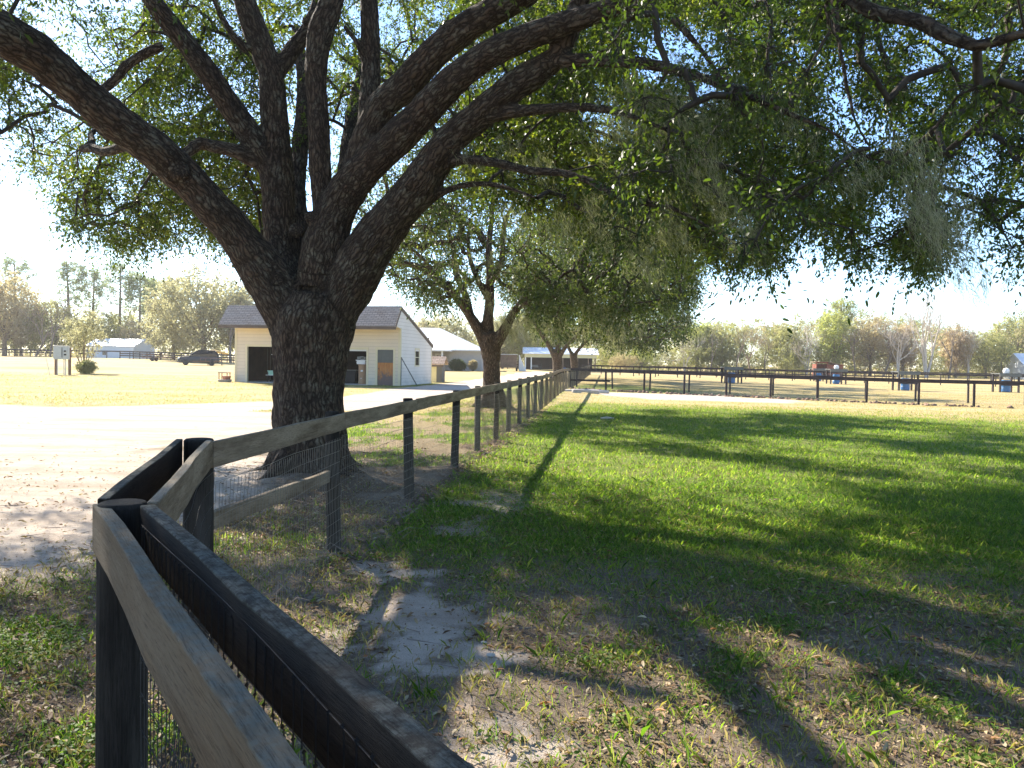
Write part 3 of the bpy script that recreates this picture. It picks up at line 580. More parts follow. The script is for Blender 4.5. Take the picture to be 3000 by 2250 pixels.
twig_mesh('twigs', tuple(np.concatenate([a, b]) for a, b in zip(tw1, tw2)), oak)
mt = [(1475, 110, 7.8, .9), (1450, 180, 8, .5), (1380, 160, 8.3, .6), (1490, 230, 7.6, .5), (1560, 170, 7.4, .5), (1500, 330, 7.9, .9), (1560, 410, 7.8, .8), (1600, 480, 7.7, .5), (1850, 350, 6, .35), (1955, 300, 5.9, .5), (1990, 370, 5.8, .6), (2000, 420, 5.8, .75), (2040, 480, 5.7, .6), (1340, 200, 8.6, .8), (1400, 250, 8.4, .8), (1300, 260, 8.9, .7), (1160, 330, 9.6, .3), (1010, 330, 10.1, .25), (1090, 300, 9.8, .25), (1270, 420, 9, .8), (1320, 470, 8.8, .8), (1440, 460, 8.3, .9), (1100, 440, 10, .6), (1210, 470, 9.3, .7), (1380, 520, 8.6, .6), (2090, 560, 5.6, .35), (1700, 240, 6.7, .3)]
moss_mesh('moss', [(*(P(a+da, b+db, Y)-off), L*q_, .06+.04*L) for a, b, Y, L in mt for (da, db, q_) in ((0, 0, .9), (14, 26, .8), (-9, 18, .7), (30, 60, .6))], oak, OR, 60, .0017, (.36, -.1, -1))
# ---- the second oak, and the two behind it
def mid_oak(name, label, loc, limbs, cen, rad, zlow, ncl, seed, leafL, low=None, mat='leaf_mid', moss=(), voxel=.05, tw=9, ndis=9, k=4, srad=.55):
    rr = np.random.default_rng(seed); t = thing(name, label, 'tree', loc); off = np.array(loc)
    ls = [L.copy() for L in limbs]
    for a in range(6):
        an = a*1.05+seed; d = np.array((cos(an), sin(an))); R0 = ls[0][0, 3]
        ls.append(np.array([(loc[0]+d[0]*R0*.5, loc[1]+d[1]*R0*.5, loc[2]+.7, R0*.5), (loc[0]+d[0]*R0*1.1, loc[1]+d[1]*R0*1.1, loc[2]+.2, R0*.4), (loc[0]+d[0]*R0*2.1, loc[1]+d[1]*R0*2.1, loc[2]-.1, R0*.2)]))
    for L in ls: L[:, :3] -= off
    o, sc, sR = skeleton_mesh('trunk', ls, 'bark_mid', t, voxel, 4, .02)
    n = ncl*16; p = np.stack([rr.uniform(-1, 1, n) for _ in range(3)], 1); r = np.linalg.norm(p, axis=1); lump = .3*(fbm(p[:, 0]*3+seed, p[:, 1]*3+p[:, 2]*2, seed)-.5)
    w = p*np.array(rad)+np.array(cen); ok = (r+lump < 1) & (r > .35) & (w[:, 2] > zlow+1.6*(fbm(w[:, 0]*.5, w[:, 1]*.5, seed+3)-.4)); 
    if low is not None:
        px, py = projA(w); ok &= py < lims(px, low)-30*(fbm(px*.03, py*0, seed+5)-.3)
    ok &= rr.random(n) < np.where(r > .7, 1, .5); gp_ = fbm((w[:, 0]+w[:, 2]*.97)*.4, (w[:, 1]-w[:, 2]*1.2)*.4, 7+seed, 2); ok &= ~((gp_ > .46) & (rr.random(n) < .85)); pxw = projA(w)[0]; ok &= ~((loc[1] < 40) & (pxw < 1140) & (rr.random(n) < .2)); w = w[ok][:ncl]; print(name, len(w))  # crown gaps laid along the sun direction to open light patches below
    arr, rec, cnt = grow(w-off, sc, sR, rr, .1, np.zeros(3)); branch_mesh('branches', arr, rec, cnt, t, 'bark_mid', .012, .5, .12, 4)
    V, ti, tws = foliage(w-off, (srad+.35*rr.random(len(w))), rr, tw, ndis, leafL, leafL*.45, k, .4)
    rawmesh('crown', V, k, mat, t, ti)
    if len(moss): moss_mesh('moss', [(*(P(a, b, Y)-off), L, .1+.1*L) for a, b, Y, L in moss], t, rr, 140, .0055*loc[1]/25, (.2, 0, -1))
    return t
l2 = [[(1066, 912, 29.6, 66), (1064, 880, 29.6, 58), (1063, 840, 29.6, 54), (1062, 790, 29.6, 52), (1060, 750, 29.6, 60), (1056, 720, 29.6, 56)],
 [(1052, 760, 29.6, 30), (1040, 725, 29.6, 36), (1010, 675, 29.5, 28), (975, 630, 29.2, 24), (940, 600, 29, 22), (905, 576, 28.8, 18), (870, 568, 28.6, 16), (830, 572, 28.4, 12), (790, 580, 28.2, 8)],
 [(1054, 730, 29.7, 40), (1054, 690, 29.7, 34), (1058, 650, 29.8, 30), (1058, 600, 29.9, 24), (1056, 540, 30, 20), (1062, 470, 30.3, 16), (1070, 390, 30.5, 12)],
 [(1062, 760, 29.5, 40), (1085, 720, 29.4, 34), (1108, 680, 29.3, 26), (1135, 640, 29, 20), (1160, 600, 28.7, 16), (1190, 560, 28.4, 12)],
 [(1018, 688, 29.5, 24), (1006, 640, 29.7, 22), (985, 590, 29.9, 20), (978, 530, 30.1, 16), (960, 480, 30.3, 12), (940, 430, 30.5, 9)],
 [(1058, 650, 29.8, 22), (1030, 600, 30, 18), (1012, 540, 30.3, 14), (1015, 470, 30.6, 10)],
 [(1062, 610, 29.7, 20), (1085, 560, 29.4, 20), (1086, 510, 29.3, 16), (1098, 460, 29.2, 13), (1130, 420, 29.1, 10)],
 [(945, 602, 29, 12), (915, 560, 28.6, 12), (885, 535, 28.3, 10), (850, 515, 28, 8)],
 [(1120, 660, 29.1, 16), (1170, 640, 28.5, 13), (1230, 600, 27.8, 10), (1300, 590, 27, 8)]]
lw2 = [(700, 560), (800, 585), (850, 600), (900, 650), (950, 668), (1000, 640), (1060, 600), (1110, 640), (1160, 690), (1230, 720), (1300, 700), (1400, 680), (1480, 660), (1540, 560)]
m2 = [(1095, 690, 29, 1.2), (1110, 700, 29, 1.5), (1135, 680, 28.8, 1.6), (1150, 660, 28.6, 1.4), (1180, 640, 28.4, 1.4), (1090, 650, 29.2, 1.2), (1040, 640, 29.3, .8), (1020, 610, 29.3, .7), (1230, 600, 28, 1.6), (1260, 620, 27.8, 1.8), (1330, 590, 27, 1.8), (1380, 560, 26.5, 1.8), (1400, 600, 26.5, 1.5), (985, 560, 29, .8), (1075, 560, 29, 1), (1115, 580, 28.8, 1.2), (1200, 690, 28.2, 1.2), (1300, 650, 27, 1.4)]
mid_oak('oak_tree', 'second live oak along the fence, forked low with moss hanging from its limbs', (-.72, 29.6, .0), [LB(L, .72) for L in l2], (.9, 29.2, 6.8), (7.4, 7.4, 5.4), 3.2, 1350, 5, .12, lw2, 'leaf_mid', m2)
l3 = [[(1206, 860, 66, 40), (1205, 810, 66, 34), (1204, 780, 66, 34), (1202, 760, 66, 34)], [(1200, 775, 66, 20), (1185, 745, 66, 17), (1165, 715, 65.8, 13), (1150, 690, 65.5, 10), (1130, 660, 65.2, 8)],
      [(1204, 770, 66, 22), (1206, 740, 66, 17), (1204, 700, 66, 14), (1215, 640, 66, 10)], [(1208, 770, 65.8, 18), (1230, 740, 65.2, 12), (1270, 710, 64.3, 9), (1330, 690, 63.2, 6)]]
lw3 = [(1080, 640), (1130, 660), (1160, 720), (1200, 735), (1260, 740), (1340, 750), (1400, 755), (1450, 745), (1480, 730), (1500, 690), (1520, 560)]
mid_oak('oak_tree', 'third live oak, its trunk in front of the open barn', (*P(1206, 838, 66)[:2], .15), [LB(L, .64) for L in l3], (7.4, 65.5, 8.4), (10.2, 9.5, 6.6), 2.8, 1000, 8, .22, lw3, 'leaf_mid', [(1290, 700, 60, 2.2), (1330, 715, 60, 2.2), (1250, 690, 60, 2.4), (1210, 680, 62, 2.2), (1180, 690, 63, 1.8), (1380, 700, 59, 1.8)], .07, 9, 7, 4, .9)
l4 = [[(1243, 845, 84, 30), (1242, 800, 84, 26), (1240, 780, 84, 26), (1238, 765, 84, 24)], [(1238, 770, 84, 14), (1225, 745, 84, 10), (1212, 715, 84, 8)], [(1240, 770, 84, 14), (1256, 748, 83.6, 11), (1290, 720, 83, 8), (1330, 700, 82, 5)]]
mid_oak('oak_tree', 'fourth live oak, right of the one before the open barn', (*P(1243, 824, 84)[:2], .25), [LB(L, .64) for L in l4], (11, 83, 8.6), (11.5, 9, 7), 3.0, 560, 12, .3, lw3, 'leaf_mid', (), .09, 9, 7, 4, 1.1)

# ================================================================== FENCES
def wires(name, p, q, h0, h1, parent, dv=.05, dh=.1, r=.0013, mat='wire', jit=.006, seed=0, zf=None, tops=None):
    rr = np.random.default_rng(seed+3); p = np.array(p, float); q = np.array(q, float); L = np.linalg.norm(q-p); d = (q-p)/L; nrm = np.array((-d[1], d[0]))
    nv = int(L/dv)+1; s = np.arange(nv)*dv; wk_ = .12 if seed == 1 else 1.; wob = lambda s, z: wk_*.012*np.sin(s*2.1+z*3+seed)+wk_*.008*np.sin(s*5.3+z*7)
    zb = lambda s: (terr(p[0]+d[0]*s, p[1]+d[1]*s) if zf is None else zf)
    def pt(s, z): w_ = wob(s, z); return np.stack([p[0]+d[0]*s+nrm[0]*w_, p[1]+d[1]*s+nrm[1]*w_, zb(s)+z], -1)
    out = []
    def strip(a, b, sd):
        for v in sd: out.append(np.stack([a-v*r, a+v*r, b+v*r, b-v*r], 1))
    zs = np.arange(h0, h1+.001, dh); D3 = np.array((d[0], d[1], 0)); N3 = np.array((nrm[0], nrm[1], 0)); Z3 = np.array((0, 0, 1.))
    for z0, z1 in zip(zs, zs[1:]):
        lean = .004*rr.normal(0, 1, nv); strip(pt(s+lean, np.full(nv, z0)), pt(s+lean, np.full(nv, z1)), (D3, N3))
    s2 = np.arange(0, L+.1, .1); s2 = np.minimum(s2, L)
    for z in zs:
        zz = z+jit*np.sin(s2*3.1+z*9)+.015*np.sin(s2*1.3+z); a = pt(s2, zz); strip(a[:-1], a[1:], (Z3, N3))
    if seed == 1:
        for z in zs:
            c_ = pt(s, np.full(nv, z)); out.append(np.stack([c_-D3*.0042, c_-Z3*.005, c_+D3*.0042, c_+Z3*.005], 1)); out.append(np.stack([c_-N3*.0042, c_-Z3*.005, c_+N3*.0042, c_+Z3*.005], 1))
    return rawmesh(name, np.concatenate(out), 4, mat, parent)
def post(fence, x, y, h, r=.055, mat='post', lean=(0, 0), z=None, sq=False, seg=10):
    z0 = float(terr(x, y)) if z is None else z; m = MB()
    if sq: m.box((-r, -r, -.2), (r, r, h))
    else: m.lathe([(r*1.05, -.2), (r*1.03, .3), (r, h-.01), (r*.9, h)], seg)
    o = m.build('post', mat, fence, not sq and False, .004 if seg > 8 else 0); o.location = (x, y, z0); o.rotation_euler = (lean[0], lean[1], x*7 % 3); return o
def board(fence, p, q, w, h, mat='rail', name='rail', zt_=0, bev=.004):
    """board whose local X runs along it; p, q are the centres of its ends"""
    p = Vector(p); q = Vector(q); d = q-p; L = d.length; m = MB()
    n = max(2, int(L/.35)); vs = []; rr = np.random.default_rng(int(abs(p.x*97+p.y*31)) % 9999)
    for i in range(n+1):
        wb = .004*rr.normal() if 0 < i < n else 0; x = L*i/n; hb = .002*rr.normal()
        vs += [(x, -w/2+wb, -h/2+hb), (x, w/2+wb, -h/2+hb), (x, w/2+wb, h/2+hb), (x, -w/2+wb, h/2+hb)]
    f = [(3, 2, 1, 0), tuple(4*n+k for k in range(4))]
    for i in range(n): f += [(4*i+k, 4*i+(k+1) % 4, 4*i+4+(k+1) % 4, 4*i+4+k) for k in range(4)]
    m.add(vs, f); o = m.build(name, mat, fence, False, bev); o.location = p
    X = d.normalized(); Yv = Vector((0, 0, 1)).cross(X).normalized(); Z = X.cross(Yv); o.rotation_euler = Matrix((X, Yv, Z)).transposed().to_euler(); return o
nf = thing('board_fence', 'dark board fence with wire mesh, running from the near corner past the oaks', 'fence', (0, 0, 0))
T0 = 1.25
post(nf, -1.187, 2.43, 1.284, .072, 'post', (0, 0), 0, seg=20); post(nf, -1.705, 4.34, 1.283, .078, 'post', (0, 0), 0, seg=16); post(nf, .33, .23, 1.25, .07, 'post', (0, 0), 0)
zc = 1.205
board(nf, (-1.262, 2.44, zc), (-1.262+.988*1.75, 2.44-1.52*1.75, zc), .042, .145, 'rail_tan')
board(nf, (-1.098, 2.40, zc+.003), (-1.098+1.045*1.75, 2.40-1.52*1.75, zc+.003), .042, .145, 'rail_dark')
board(nf, (-1.283, 2.50, zc+.004), (-1.795, 4.30, zc+.006), .034, .145, 'rail_dark')
board(nf, (-1.098, 2.44, zc+.004), (-1.618, 4.26, zc+.006), .034, .145, 'rail')
wires('wire_mesh', (-1.076, 2.318), (.460, .084), .03, 1.235, nf, .05, .1, .0014, 'wire_dark', seed=1, zf=0)
wires('wire_mesh', (-1.068, 2.5), (-1.585, 4.24), .03, 1.14, nf, .05, .1, .0013, 'wire_dark', seed=2, zf=0)
ys = [7.0, 9.67, 12.55, 14.75, 17.2, 19.35]
while ys[-1] < 47.3: ys.append(ys[-1]+2.4)
ys[-1] = 49.95
fr = np.random.default_rng(3); prev = (-1.63, 4.28)
for i, y in enumerate(ys):
    x = float(fx(y)); h = T0+.01+fr.normal(0, .012) ; h = 1.255 if i == 0 else h
    mt_ = 'post' if i in (0, 1, 2, 6, 7) else ('post_grey' if i in (3, 5, 9, 10, 11) else 'post')
    post(nf, x, y, h+.01, .06 if i < 3 else .055, mt_, (fr.normal(0, .012), fr.normal(0, .012)), 0 if y < 14 else None, seg=14 if i < 3 else 8)
    zb = 0 if y < 14 else float(terr(x, y)); zp = 0 if prev[1] < 14 else float(terr(*prev))
    a = (prev[0]+.075+(.0 if i else -.065), prev[1]+.02, zp+1.18+(.005 if i else .02)); b = (x+.075, y-.0, zb+1.18+fr.normal(0, .004))
    board(nf, a, b, .026, .142, 'rail', bev=.003 if i < 5 else 0)
    wires('wire_mesh', (prev[0]+.058+(0 if i else -.02), prev[1]+.02), (x+.062, y), .04, 1.13, nf, .05, .1, .0014 if i < 4 else .0018, 'wire', seed=i)
    prev = (x, y)
board(nf, (-1.70, 4.42, .80), (-1.60, 6.95, .70), .045, .10, 'rail', 'brace')
b0 = (float(fx(47.5)), 47.5); board(nf, (b0[0], b0[1], .72), (float(fx(49.9)), 49.9, .72), .04, .12, 'post_grey', 'brace')
def field_fence(name, label, pts, rails=(1.18,), step=2.5, r=.05, rh=.14, mat='far_rail', pm='far_rail', mesh=False, group=None, every=1, h=1.25, seed=0):
    t = thing(name, label, 'fence', group=group); fr = np.random.default_rng(seed)
    for (a, b) in zip(pts, pts[1:]):
        a = np.array(a); b = np.array(b); L = np.linalg.norm(b-a); n = max(1, int(round(L/step)))
        P_ = [a+(b-a)*i/n for i in range(n+1)]
        for i in range(n+1):
            if i == 0 and a is not pts[0] and tuple(a) != tuple(pts[0]): continue
            m = MB(); m.lathe([(r, -.1), (r, h)], 7); o = m.build('post', pm, t); o.location = (*P_[i], float(terr(*P_[i]))); o.rotation_euler = (fr.normal(0, .015), fr.normal(0, .015), 0)
        for z in rails:
            for i in range(0, n, 2):
                j = min(n, i+2); p, q = P_[i], P_[j]; d = (q-p)/np.linalg.norm(q-p); nn = np.array((d[1], -d[0]))*(r+.015)
                if nn[1] > 0: nn = -nn
                m = MB(); m.beam((p[0]+nn[0], p[1]+nn[1], float(terr(*p))+z+fr.normal(0, .008)), (q[0]+nn[0], q[1]+nn[1], float(terr(*q))+z+fr.normal(0, .008)), .03, rh); m.build('rail', mat, t)
        if mesh: wires('wire_mesh', a, b, .05, 1.1, t, .06, .12, .0022, 'wire', seed=seed)
    return t
c0 = (3.62, 50.1)
pA = [c0, (23.0, 39.6), (42, 29.3)]
f1 = field_fence('board_fence', 'dark single rail fence across the back of the green paddock, nearest of the cross fences', pA, (1.2,), 2.52, .062, .15, mesh=True, seed=1)
m = MB(); m.beam((3.7, 50.05, .62), (6.0, 48.8, .62), .03, .12); m.build('rail', 'far_rail', f1)
pB = [(4.4, 54.2), (25.0, 43.6), (46, 32.8)]
field_fence('board_fence', 'dark single rail fence just behind the nearest cross fence', pB, (1.2,), 2.5, .055, .15, mesh=False, seed=2)
field_fence('board_fence', 'pale posted wire fence going on from the corner towards the open barn', [(3.75, 50.8), (9.6, 99)], (1.15,), 2.45, .06, .13, 'post_grey', 'post_grey', mesh=True, seed=3)
field_fence('board_fence', 'far dark rail fence crossing behind the blue water barrels', [(9.8, 100), (44, 93), (78, 72)], (1.18,), 2.6, .06, .17, seed=4)
field_fence('board_fence', 'double railed dark fence beyond the barrels, left half of the far field', [(9.5, 108), (50, 104)], (1.18, .7), 2.6, .06, .15, seed=5)
field_fence('board_fence', 'farthest thin dark fence below the wood', [(22, 128), (70, 122), (112, 112)], (1.2,), 3, .06, .18, seed=6)
field_fence('board_fence', 'low wire fence on small posts in front of the red shed', [(24, 116), (64, 112), (96, 100)], (1.1,), 2.8, .05, .12, 'far_rail', 'post_grey', seed=7)
field_fence('board_fence', 'dark rail fence behind the meter box, in front of the white metal building', [(-95, 139), (-72, 137), (-56, 132), (-40, 128)], (1.2,), 3.0, .08, .2, seed=8)
field_fence('board_fence', 'dark boarded fence at the far left below the bare trees', [(-100, 150), (-66, 150)], (1.2, .75), 2.6, .08, .2, seed=9)
field_fence('board_fence', 'dark fence behind the parked car and trailer', [(-66, 134), (-48, 124), (-30, 118)], (1.2, .85, .5), 2.6, .07, .2, seed=10)
field_fence('board_fence', 'dark rail fence beside the left end of the open barn', [(-8, 131), (1.6, 134)], (1.2, .75), 2.4, .07, .16, seed=11)

# ================================================================== GARAGE
GZ = .22
ga = thing('garage', 'cream sided two bay garage with a shingle roof and orange brown side door', 'building', (-16.2, 46.6, GZ), math.atan2(-1.9, 9.9))
W, D, HF, HB, RG = 10.08, 6.08, 3.36, 2.50, 4.42; EO = .95   # width, depth, wall heights, ridge height above GZ, boxed overhang
def lap(m, rngf, z0, z1, pos, out, course=.2, d=.014):
    """clapboards: rngf(z) -> (s0, s1) interval; pos(s, z, o) -> point, o is distance outwards"""
    z = z0
    while z < z1-.01:
        zt_ = min(z1, z+course); a0, b0 = rngf(z+1e-4); a1, b1 = rngf(zt_-1e-4)
        if b0-a0 > .01 or b1-a1 > .01:
            m.add([pos(a0, z, d+.004), pos(b0, z, d+.004), pos(b1, zt_, .004), pos(a1, zt_, .004), pos(a0, z, 0), pos(b0, z, 0)], [(0, 1, 2, 3), (4, 5, 1, 0)])
        z = zt_
fr_pos = lambda s, z, o: (s, -o, z)
# openings: left bay, right bay, door
BAY1 = (.77, 3.62, 2.10); BAY2 = (5.25, 8.09, 2.02); DOOR = (8.75, 9.68, 2.03)
m = MB(); core = MB()
for s0, s1, z0 in ((0, BAY1[0], 0), (BAY1[0], BAY1[1], BAY1[2]), (BAY1[1], BAY2[0], 0), (BAY2[0], BAY2[1], BAY2[2]), (BAY2[1], DOOR[0], 0), (DOOR[0], DOOR[1], DOOR[2]), (DOOR[1], W, 0)):
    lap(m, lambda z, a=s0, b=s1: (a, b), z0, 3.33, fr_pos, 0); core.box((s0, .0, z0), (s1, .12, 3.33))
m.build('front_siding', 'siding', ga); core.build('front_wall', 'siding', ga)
def side_rng(z):     # gable wall with the boxed eave, in depth coordinates
    a = 0 if z < 3.30 else -EO+(z-3.30)/(RG-3.30)*(EO+.05)
    if z > 3.30: a = -EO+(z-3.30)/(RG-3.30)*(EO+.04)
    b = D if z < HB else D-(z-HB)/(RG-HB)*(D-.04)
    return a, b
m = MB(); WZ = (2.70, 3.42, 1.17, 2.10)   # side window y0,y1,z0,z1
sp = lambda s, z, o: (W+o, s, z)
lap(m, side_rng, 0, 1.2, sp, 0); lap(m, side_rng, 2.0, RG, sp, 0)
lap(m, lambda z: (0, WZ[0]), 1.2, 2.0, sp, 0); lap(m, lambda z: (WZ[1], D), 1.2, 2.0, sp, 0); m.build('side_siding', 'siding_skylit', ga)
m = MB(); poly = [(0, 0), (D, 0), (D, HB), (.04, RG-.02), (-EO, 3.29), (0, 3.29)]; m.prism(poly, W-.1, W-.001, 'x'); m.prism(poly, .001, .1, 'x')
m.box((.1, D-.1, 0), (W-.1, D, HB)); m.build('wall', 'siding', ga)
m = MB(); m.box((.12, .13, .0), (W-.12, D-.12, .045)); m.build('floor', 'concrete', ga)
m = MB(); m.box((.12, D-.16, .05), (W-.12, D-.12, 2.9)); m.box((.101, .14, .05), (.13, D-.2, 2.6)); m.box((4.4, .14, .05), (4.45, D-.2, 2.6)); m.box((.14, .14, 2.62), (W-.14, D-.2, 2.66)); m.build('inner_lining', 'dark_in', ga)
m = MB()     # boxed soffit underside
m.box((0, -EO+.02, 3.272), (W, -.02, 3.295)); m.build('soffit', 'trim', ga)
m = MB(); t_ = .07; ox = .5
for x0, x1 in ((-ox, W+.04),):
    m.prism([(-EO-.06, 3.26), (.03, RG+.0), (.03, RG+t_), (-EO-.06, 3.26+t_)], x0, x1, 'x'); m.prism([(.0301, RG), (D+.25, HB-.09), (D+.25, HB-.09+t_), (.0301, RG+t_)], x0, x1+.002, 'x')
m.build('roof', 'shingle', ga)
m = MB(); m.box((-ox, -EO-.085, 3.13), (W+.02, -EO-.062, 3.31)); m.beam((W+.03, .03, RG-.08), (W+.03, D+.2, HB-.18), .04, .16); m.beam((W+.03, -EO-.04, 3.18), (W+.03, .02, RG-.09), .04, .13); m.build('fascia', 'fascia', ga)
for (a, b, h), nm in ((BAY1, 'bay_frame'), (BAY2, 'bay_frame'), (DOOR, 'door_frame')):
    m = MB(); m.box((a-.12, -.035, 0), (a, .1, h)); m.box((b, -.0351, 0), (b+.12, .1, h)); m.box((a-.12, -.036, h), (b+.12, .1, h+.13)); m.build(nm, 'trim', ga)
m = MB(); m.box((W-.11, -.03, 0), (W+.03, .0, 3.28)); m.box((W+.003, .001, 0), (W+.031, .12, 3.28)); m.build('corner_trim', 'trim', ga)
m = MB(); m.box((-.03, -.03, 0), (.1, 0, 3.28)); m.build('corner_trim', 'trim', ga); m = MB(); m.box((W+.002, D-.1, 0), (W+.03, D+.01, HB-.05)); m.build('corner_trim', 'trim', ga)
m = MB(); m.box((BAY2[0], .04, 1.93), (BAY2[1], .08, 2.02)); m.build('rolled_door_edge', 'white', ga)
dr = MB(); dr.box((DOOR[0], .02, .02), (DOOR[1], .06, 1.30)); dd_ = dr.build('door', 'worndoor', ga); m = MB(); m.box((DOOR[0], .021, 1.302), (DOOR[1], .061, 2.03)); m.build('door_panel', 'greydoor', dd_)
m = MB(); m.lathe([(.02, 0), (.035, .02), (.03, .05), (.01, .06)], 8); hn = m.build('handle', 'chrome', dd_); hn.location = (DOOR[0]+.08, .02, .95); hn.rotation_euler = (pi/2, 0, 0)
wn = MB(); wn.box((W+.003, WZ[0], WZ[2]), (W+.008, WZ[1], WZ[3])); wi = wn.build('window', 'glass', ga)
m = MB(); fo = .0365
for a, b, c, d in ((WZ[0]-.08, WZ[0], WZ[2]-.08, WZ[3]+.08), (WZ[1], WZ[1]+.08, WZ[2]-.08, WZ[3]+.08), (WZ[0], WZ[1], WZ[3], WZ[3]+.08), (WZ[0], WZ[1], WZ[2]-.08, WZ[2])): m.box((W-.06, a, c), (W+.036, b, d))
m.box((W+.0085, WZ[0], 1.62), (W+.02, WZ[1], 1.66)); m.build('window_frame', 'trim', wi)
m = MB(); m.box((.6, -.55, -.12), (3.9, .1, .04)); m.box((5.0, -.5, -.12), (8.3, .1, .035)); m.box((8.5, -.45, -.12), (9.9, -.04, -.01)); m.build('apron', 'concrete', ga)
GM = Matrix.Translation((-16.2, 46.6, GZ)) @ Matrix.Rotation(math.atan2(-1.9, 9.9), 4, 'Z'); GR = math.atan2(-1.9, 9.9)
def gp(x, y, z=.045): return GM @ Vector((x, y, z))
# things in the bays
sh = thing('metal_shelf', 'thin metal shelf unit standing in the left garage bay', 'shelf', gp(1.55, .9), GR)
m = MB()
for a in (0, 1.45):
    for b in (0, .4): m.box((a-.015, b-.015, 0), (a+.015, b+.015, 1.95))
m.build('upright', 'wire_dark', sh); 
for z, x0, x1 in ((.38, -.1, 1.55), (1.60, .25, 1.45)):
    m = MB(); m.box((x0, -.02, z), (x1, .42, z+.03)); m.build('shelf_board', 'white', sh)
def basket(name, label, mat, loc, s=1):
    t = thing(name, label, 'basket', loc, GR); m = MB()
    for i in range(10):
        for j in (0, 1):
            x = -.26+.058*i; y = -.17 if j == 0 else .17; m.box((x*.86-.012*s, y*.86-.006, .02), (x*.86+.012*s, y*.86+.006, .2))
    for z, k in ((0, .86), (.09, .92), (.19, 1.)):
        m.box((-.29*k, -.19*k, z), (.29*k, -.17*k, z+.03)); m.box((-.29*k, .17*k, z), (.29*k, .19*k, z+.03)); m.box((-.29*k, -.17*k, z), (-.27*k, .17*k, z+.03)); m.box((.27*k, -.17*k, z), (.29*k, .17*k, z+.03))
    m.box((-.24, -.15, .0), (.24, .15, .012)); m.box((-.25, -.155, .02), (.25, -.15, .19)); m.build('basket_wall', mat, t); m = MB(); m.box((-.3, -.2, .22), (.3, -.185, .25)); m.box((-.3, .185, .22), (.3, .2, .25)); m.build('rim', mat, t); return t
basket('laundry_basket', 'mint green slotted basket on the lower shelf in the left garage bay', 'mint', gp(1.85, 1.08, .46))
m = MB(); m.lathe([(.02, 0), (.22, .04), (.27, .16), (.2, .3), (.06, .36)], 14); o = m.build('pink_bag', 'pink', None, True); o.location = gp(2.5, 1.08, .46); tag(o, 'rounded pink bag beside the mint basket in the garage', 'bag')
m = MB(); m.tube([(0, 0, 1.2), (0, 0, .7), (-.02, 0, .5), (.0, 0, .2), (.04, 0, 0)], [.015, .015, .05, .06, .02], 8); o = m.build('white_hose', 'paper', None, True); o.location = gp(3.02, 1.25, 1.15); tag(o, 'white bundle hanging from the shelf top in the left garage bay', 'hose')
dm = thing('fibre_drum', 'tall brown fibre drum just inside the right garage bay', 'drum', gp(7.72, .5), GR); m = MB(); m.lathe([(.28, 0), (.29, .03), (.28, .06), (.28, 1.05), (.295, 1.07), (.295, 1.12), (.27, 1.13)], 20); m.build('drum_shell', 'cardboard', dm, False)
m = MB(); m.box((-.05, -.3, .72), (.08, -.284, .82)); m.box((-.05, -.3, .32), (.0, -.284, .36)); m.build('paper_label', 'paper', dm)
basket('laundry_basket', 'white slotted basket standing on top of the brown drum', 'white', gp(7.62, .5, 1.19))
m = MB(); a = np.linspace(0, 4*pi, 40); m.tube(np.stack([.26*np.cos(a), .18*np.sin(a), .05+.012*a+.03*np.sin(3*a)], 1), .018, 6); o = m.build('coiled_hose', 'greybox', None, True); o.location = gp(7.62, .5, 1.42); tag(o, 'grey coiled hose lying in the white basket on the drum', 'hose')
bk_ = [('storage_bin', 'dark grey storage bin deep in the right garage bay', 5.7, 1.8, .7, .5, .6), ('tool_chest', 'low black chest on the floor of the right garage bay', 6.5, 1.6, .8, .5, .75)]
for nm, lb, x, y, w_, d_, h_ in bk_:
    t = thing(nm, lb, 'storage box', gp(x, y), GR); m = MB(); m.prism([(-w_/2*.92, 0), (w_/2*.92, 0), (w_/2, h_), (-w_/2, h_)], -d_/2, d_/2); m.build('box_body', 'black', t, bevel=.02); m = MB(); m.box((-w_/2-.02, -d_/2-.02, h_), (w_/2+.02, d_/2+.02, h_+.05)); m.build('lid', 'greydoor', t, bevel=.01)
t = thing('leaning_boards', 'dark boards leaning inside the right garage bay', 'boards', gp(6.9, 2.3), GR)
for i in range(5): m = MB(); m.beam((i*.16, 0, 0), (i*.16+.1, .5, 1.5+.1*i), .14, .03); m.build('board', 'brown', t)
t = thing('leaning_pole', 'thin dark pole frame leaning on the garage side wall', 'pole', (0, 0, 0)); p0 = gp(W+.62, 1.25, 0); p1 = gp(W+.05, .03, 1.62); m = MB(); m.beam(p0, p1, .05, .03); m.build('pole', 'greydoor', t); m = MB(); m.beam(gp(W+.06, .05, 1.6), gp(W+.06, .02, 0), .03, .03, up=(1, 0, 0)); m.build('strut', 'greydoor', t)
t = thing('planter', 'small concrete planter with a terracotta pot at the garage left corner', 'planter', gp(-.35, -.55, -.05), GR); m = MB(); m.lathe([(.32, 0), (.42, .2), (.4, .22), (.34, .2), (.3, .08)], 16); m.build('bowl', 'stone', t); m = MB(); m.lathe([(.16, .1), (.24, .38), (.25, .42), (.22, .42)], 14, (.12, 0, 0)); m.build('pot', 'terracotta', t)
t = thing('side_table', 'small dark table beside the garage left corner', 'table', gp(-.75, .1, 0), GR); m = MB(); m.box((-.3, -.2, .52), (.3, .2, .57)); m.build('table_top', 'brown', t)
for a in (-.26, .26):
    for b in (-.16, .16): m = MB(); m.box((a-.02, b-.02, 0), (a+.02, b+.02, .52)); m.build('leg', 'brown', t)
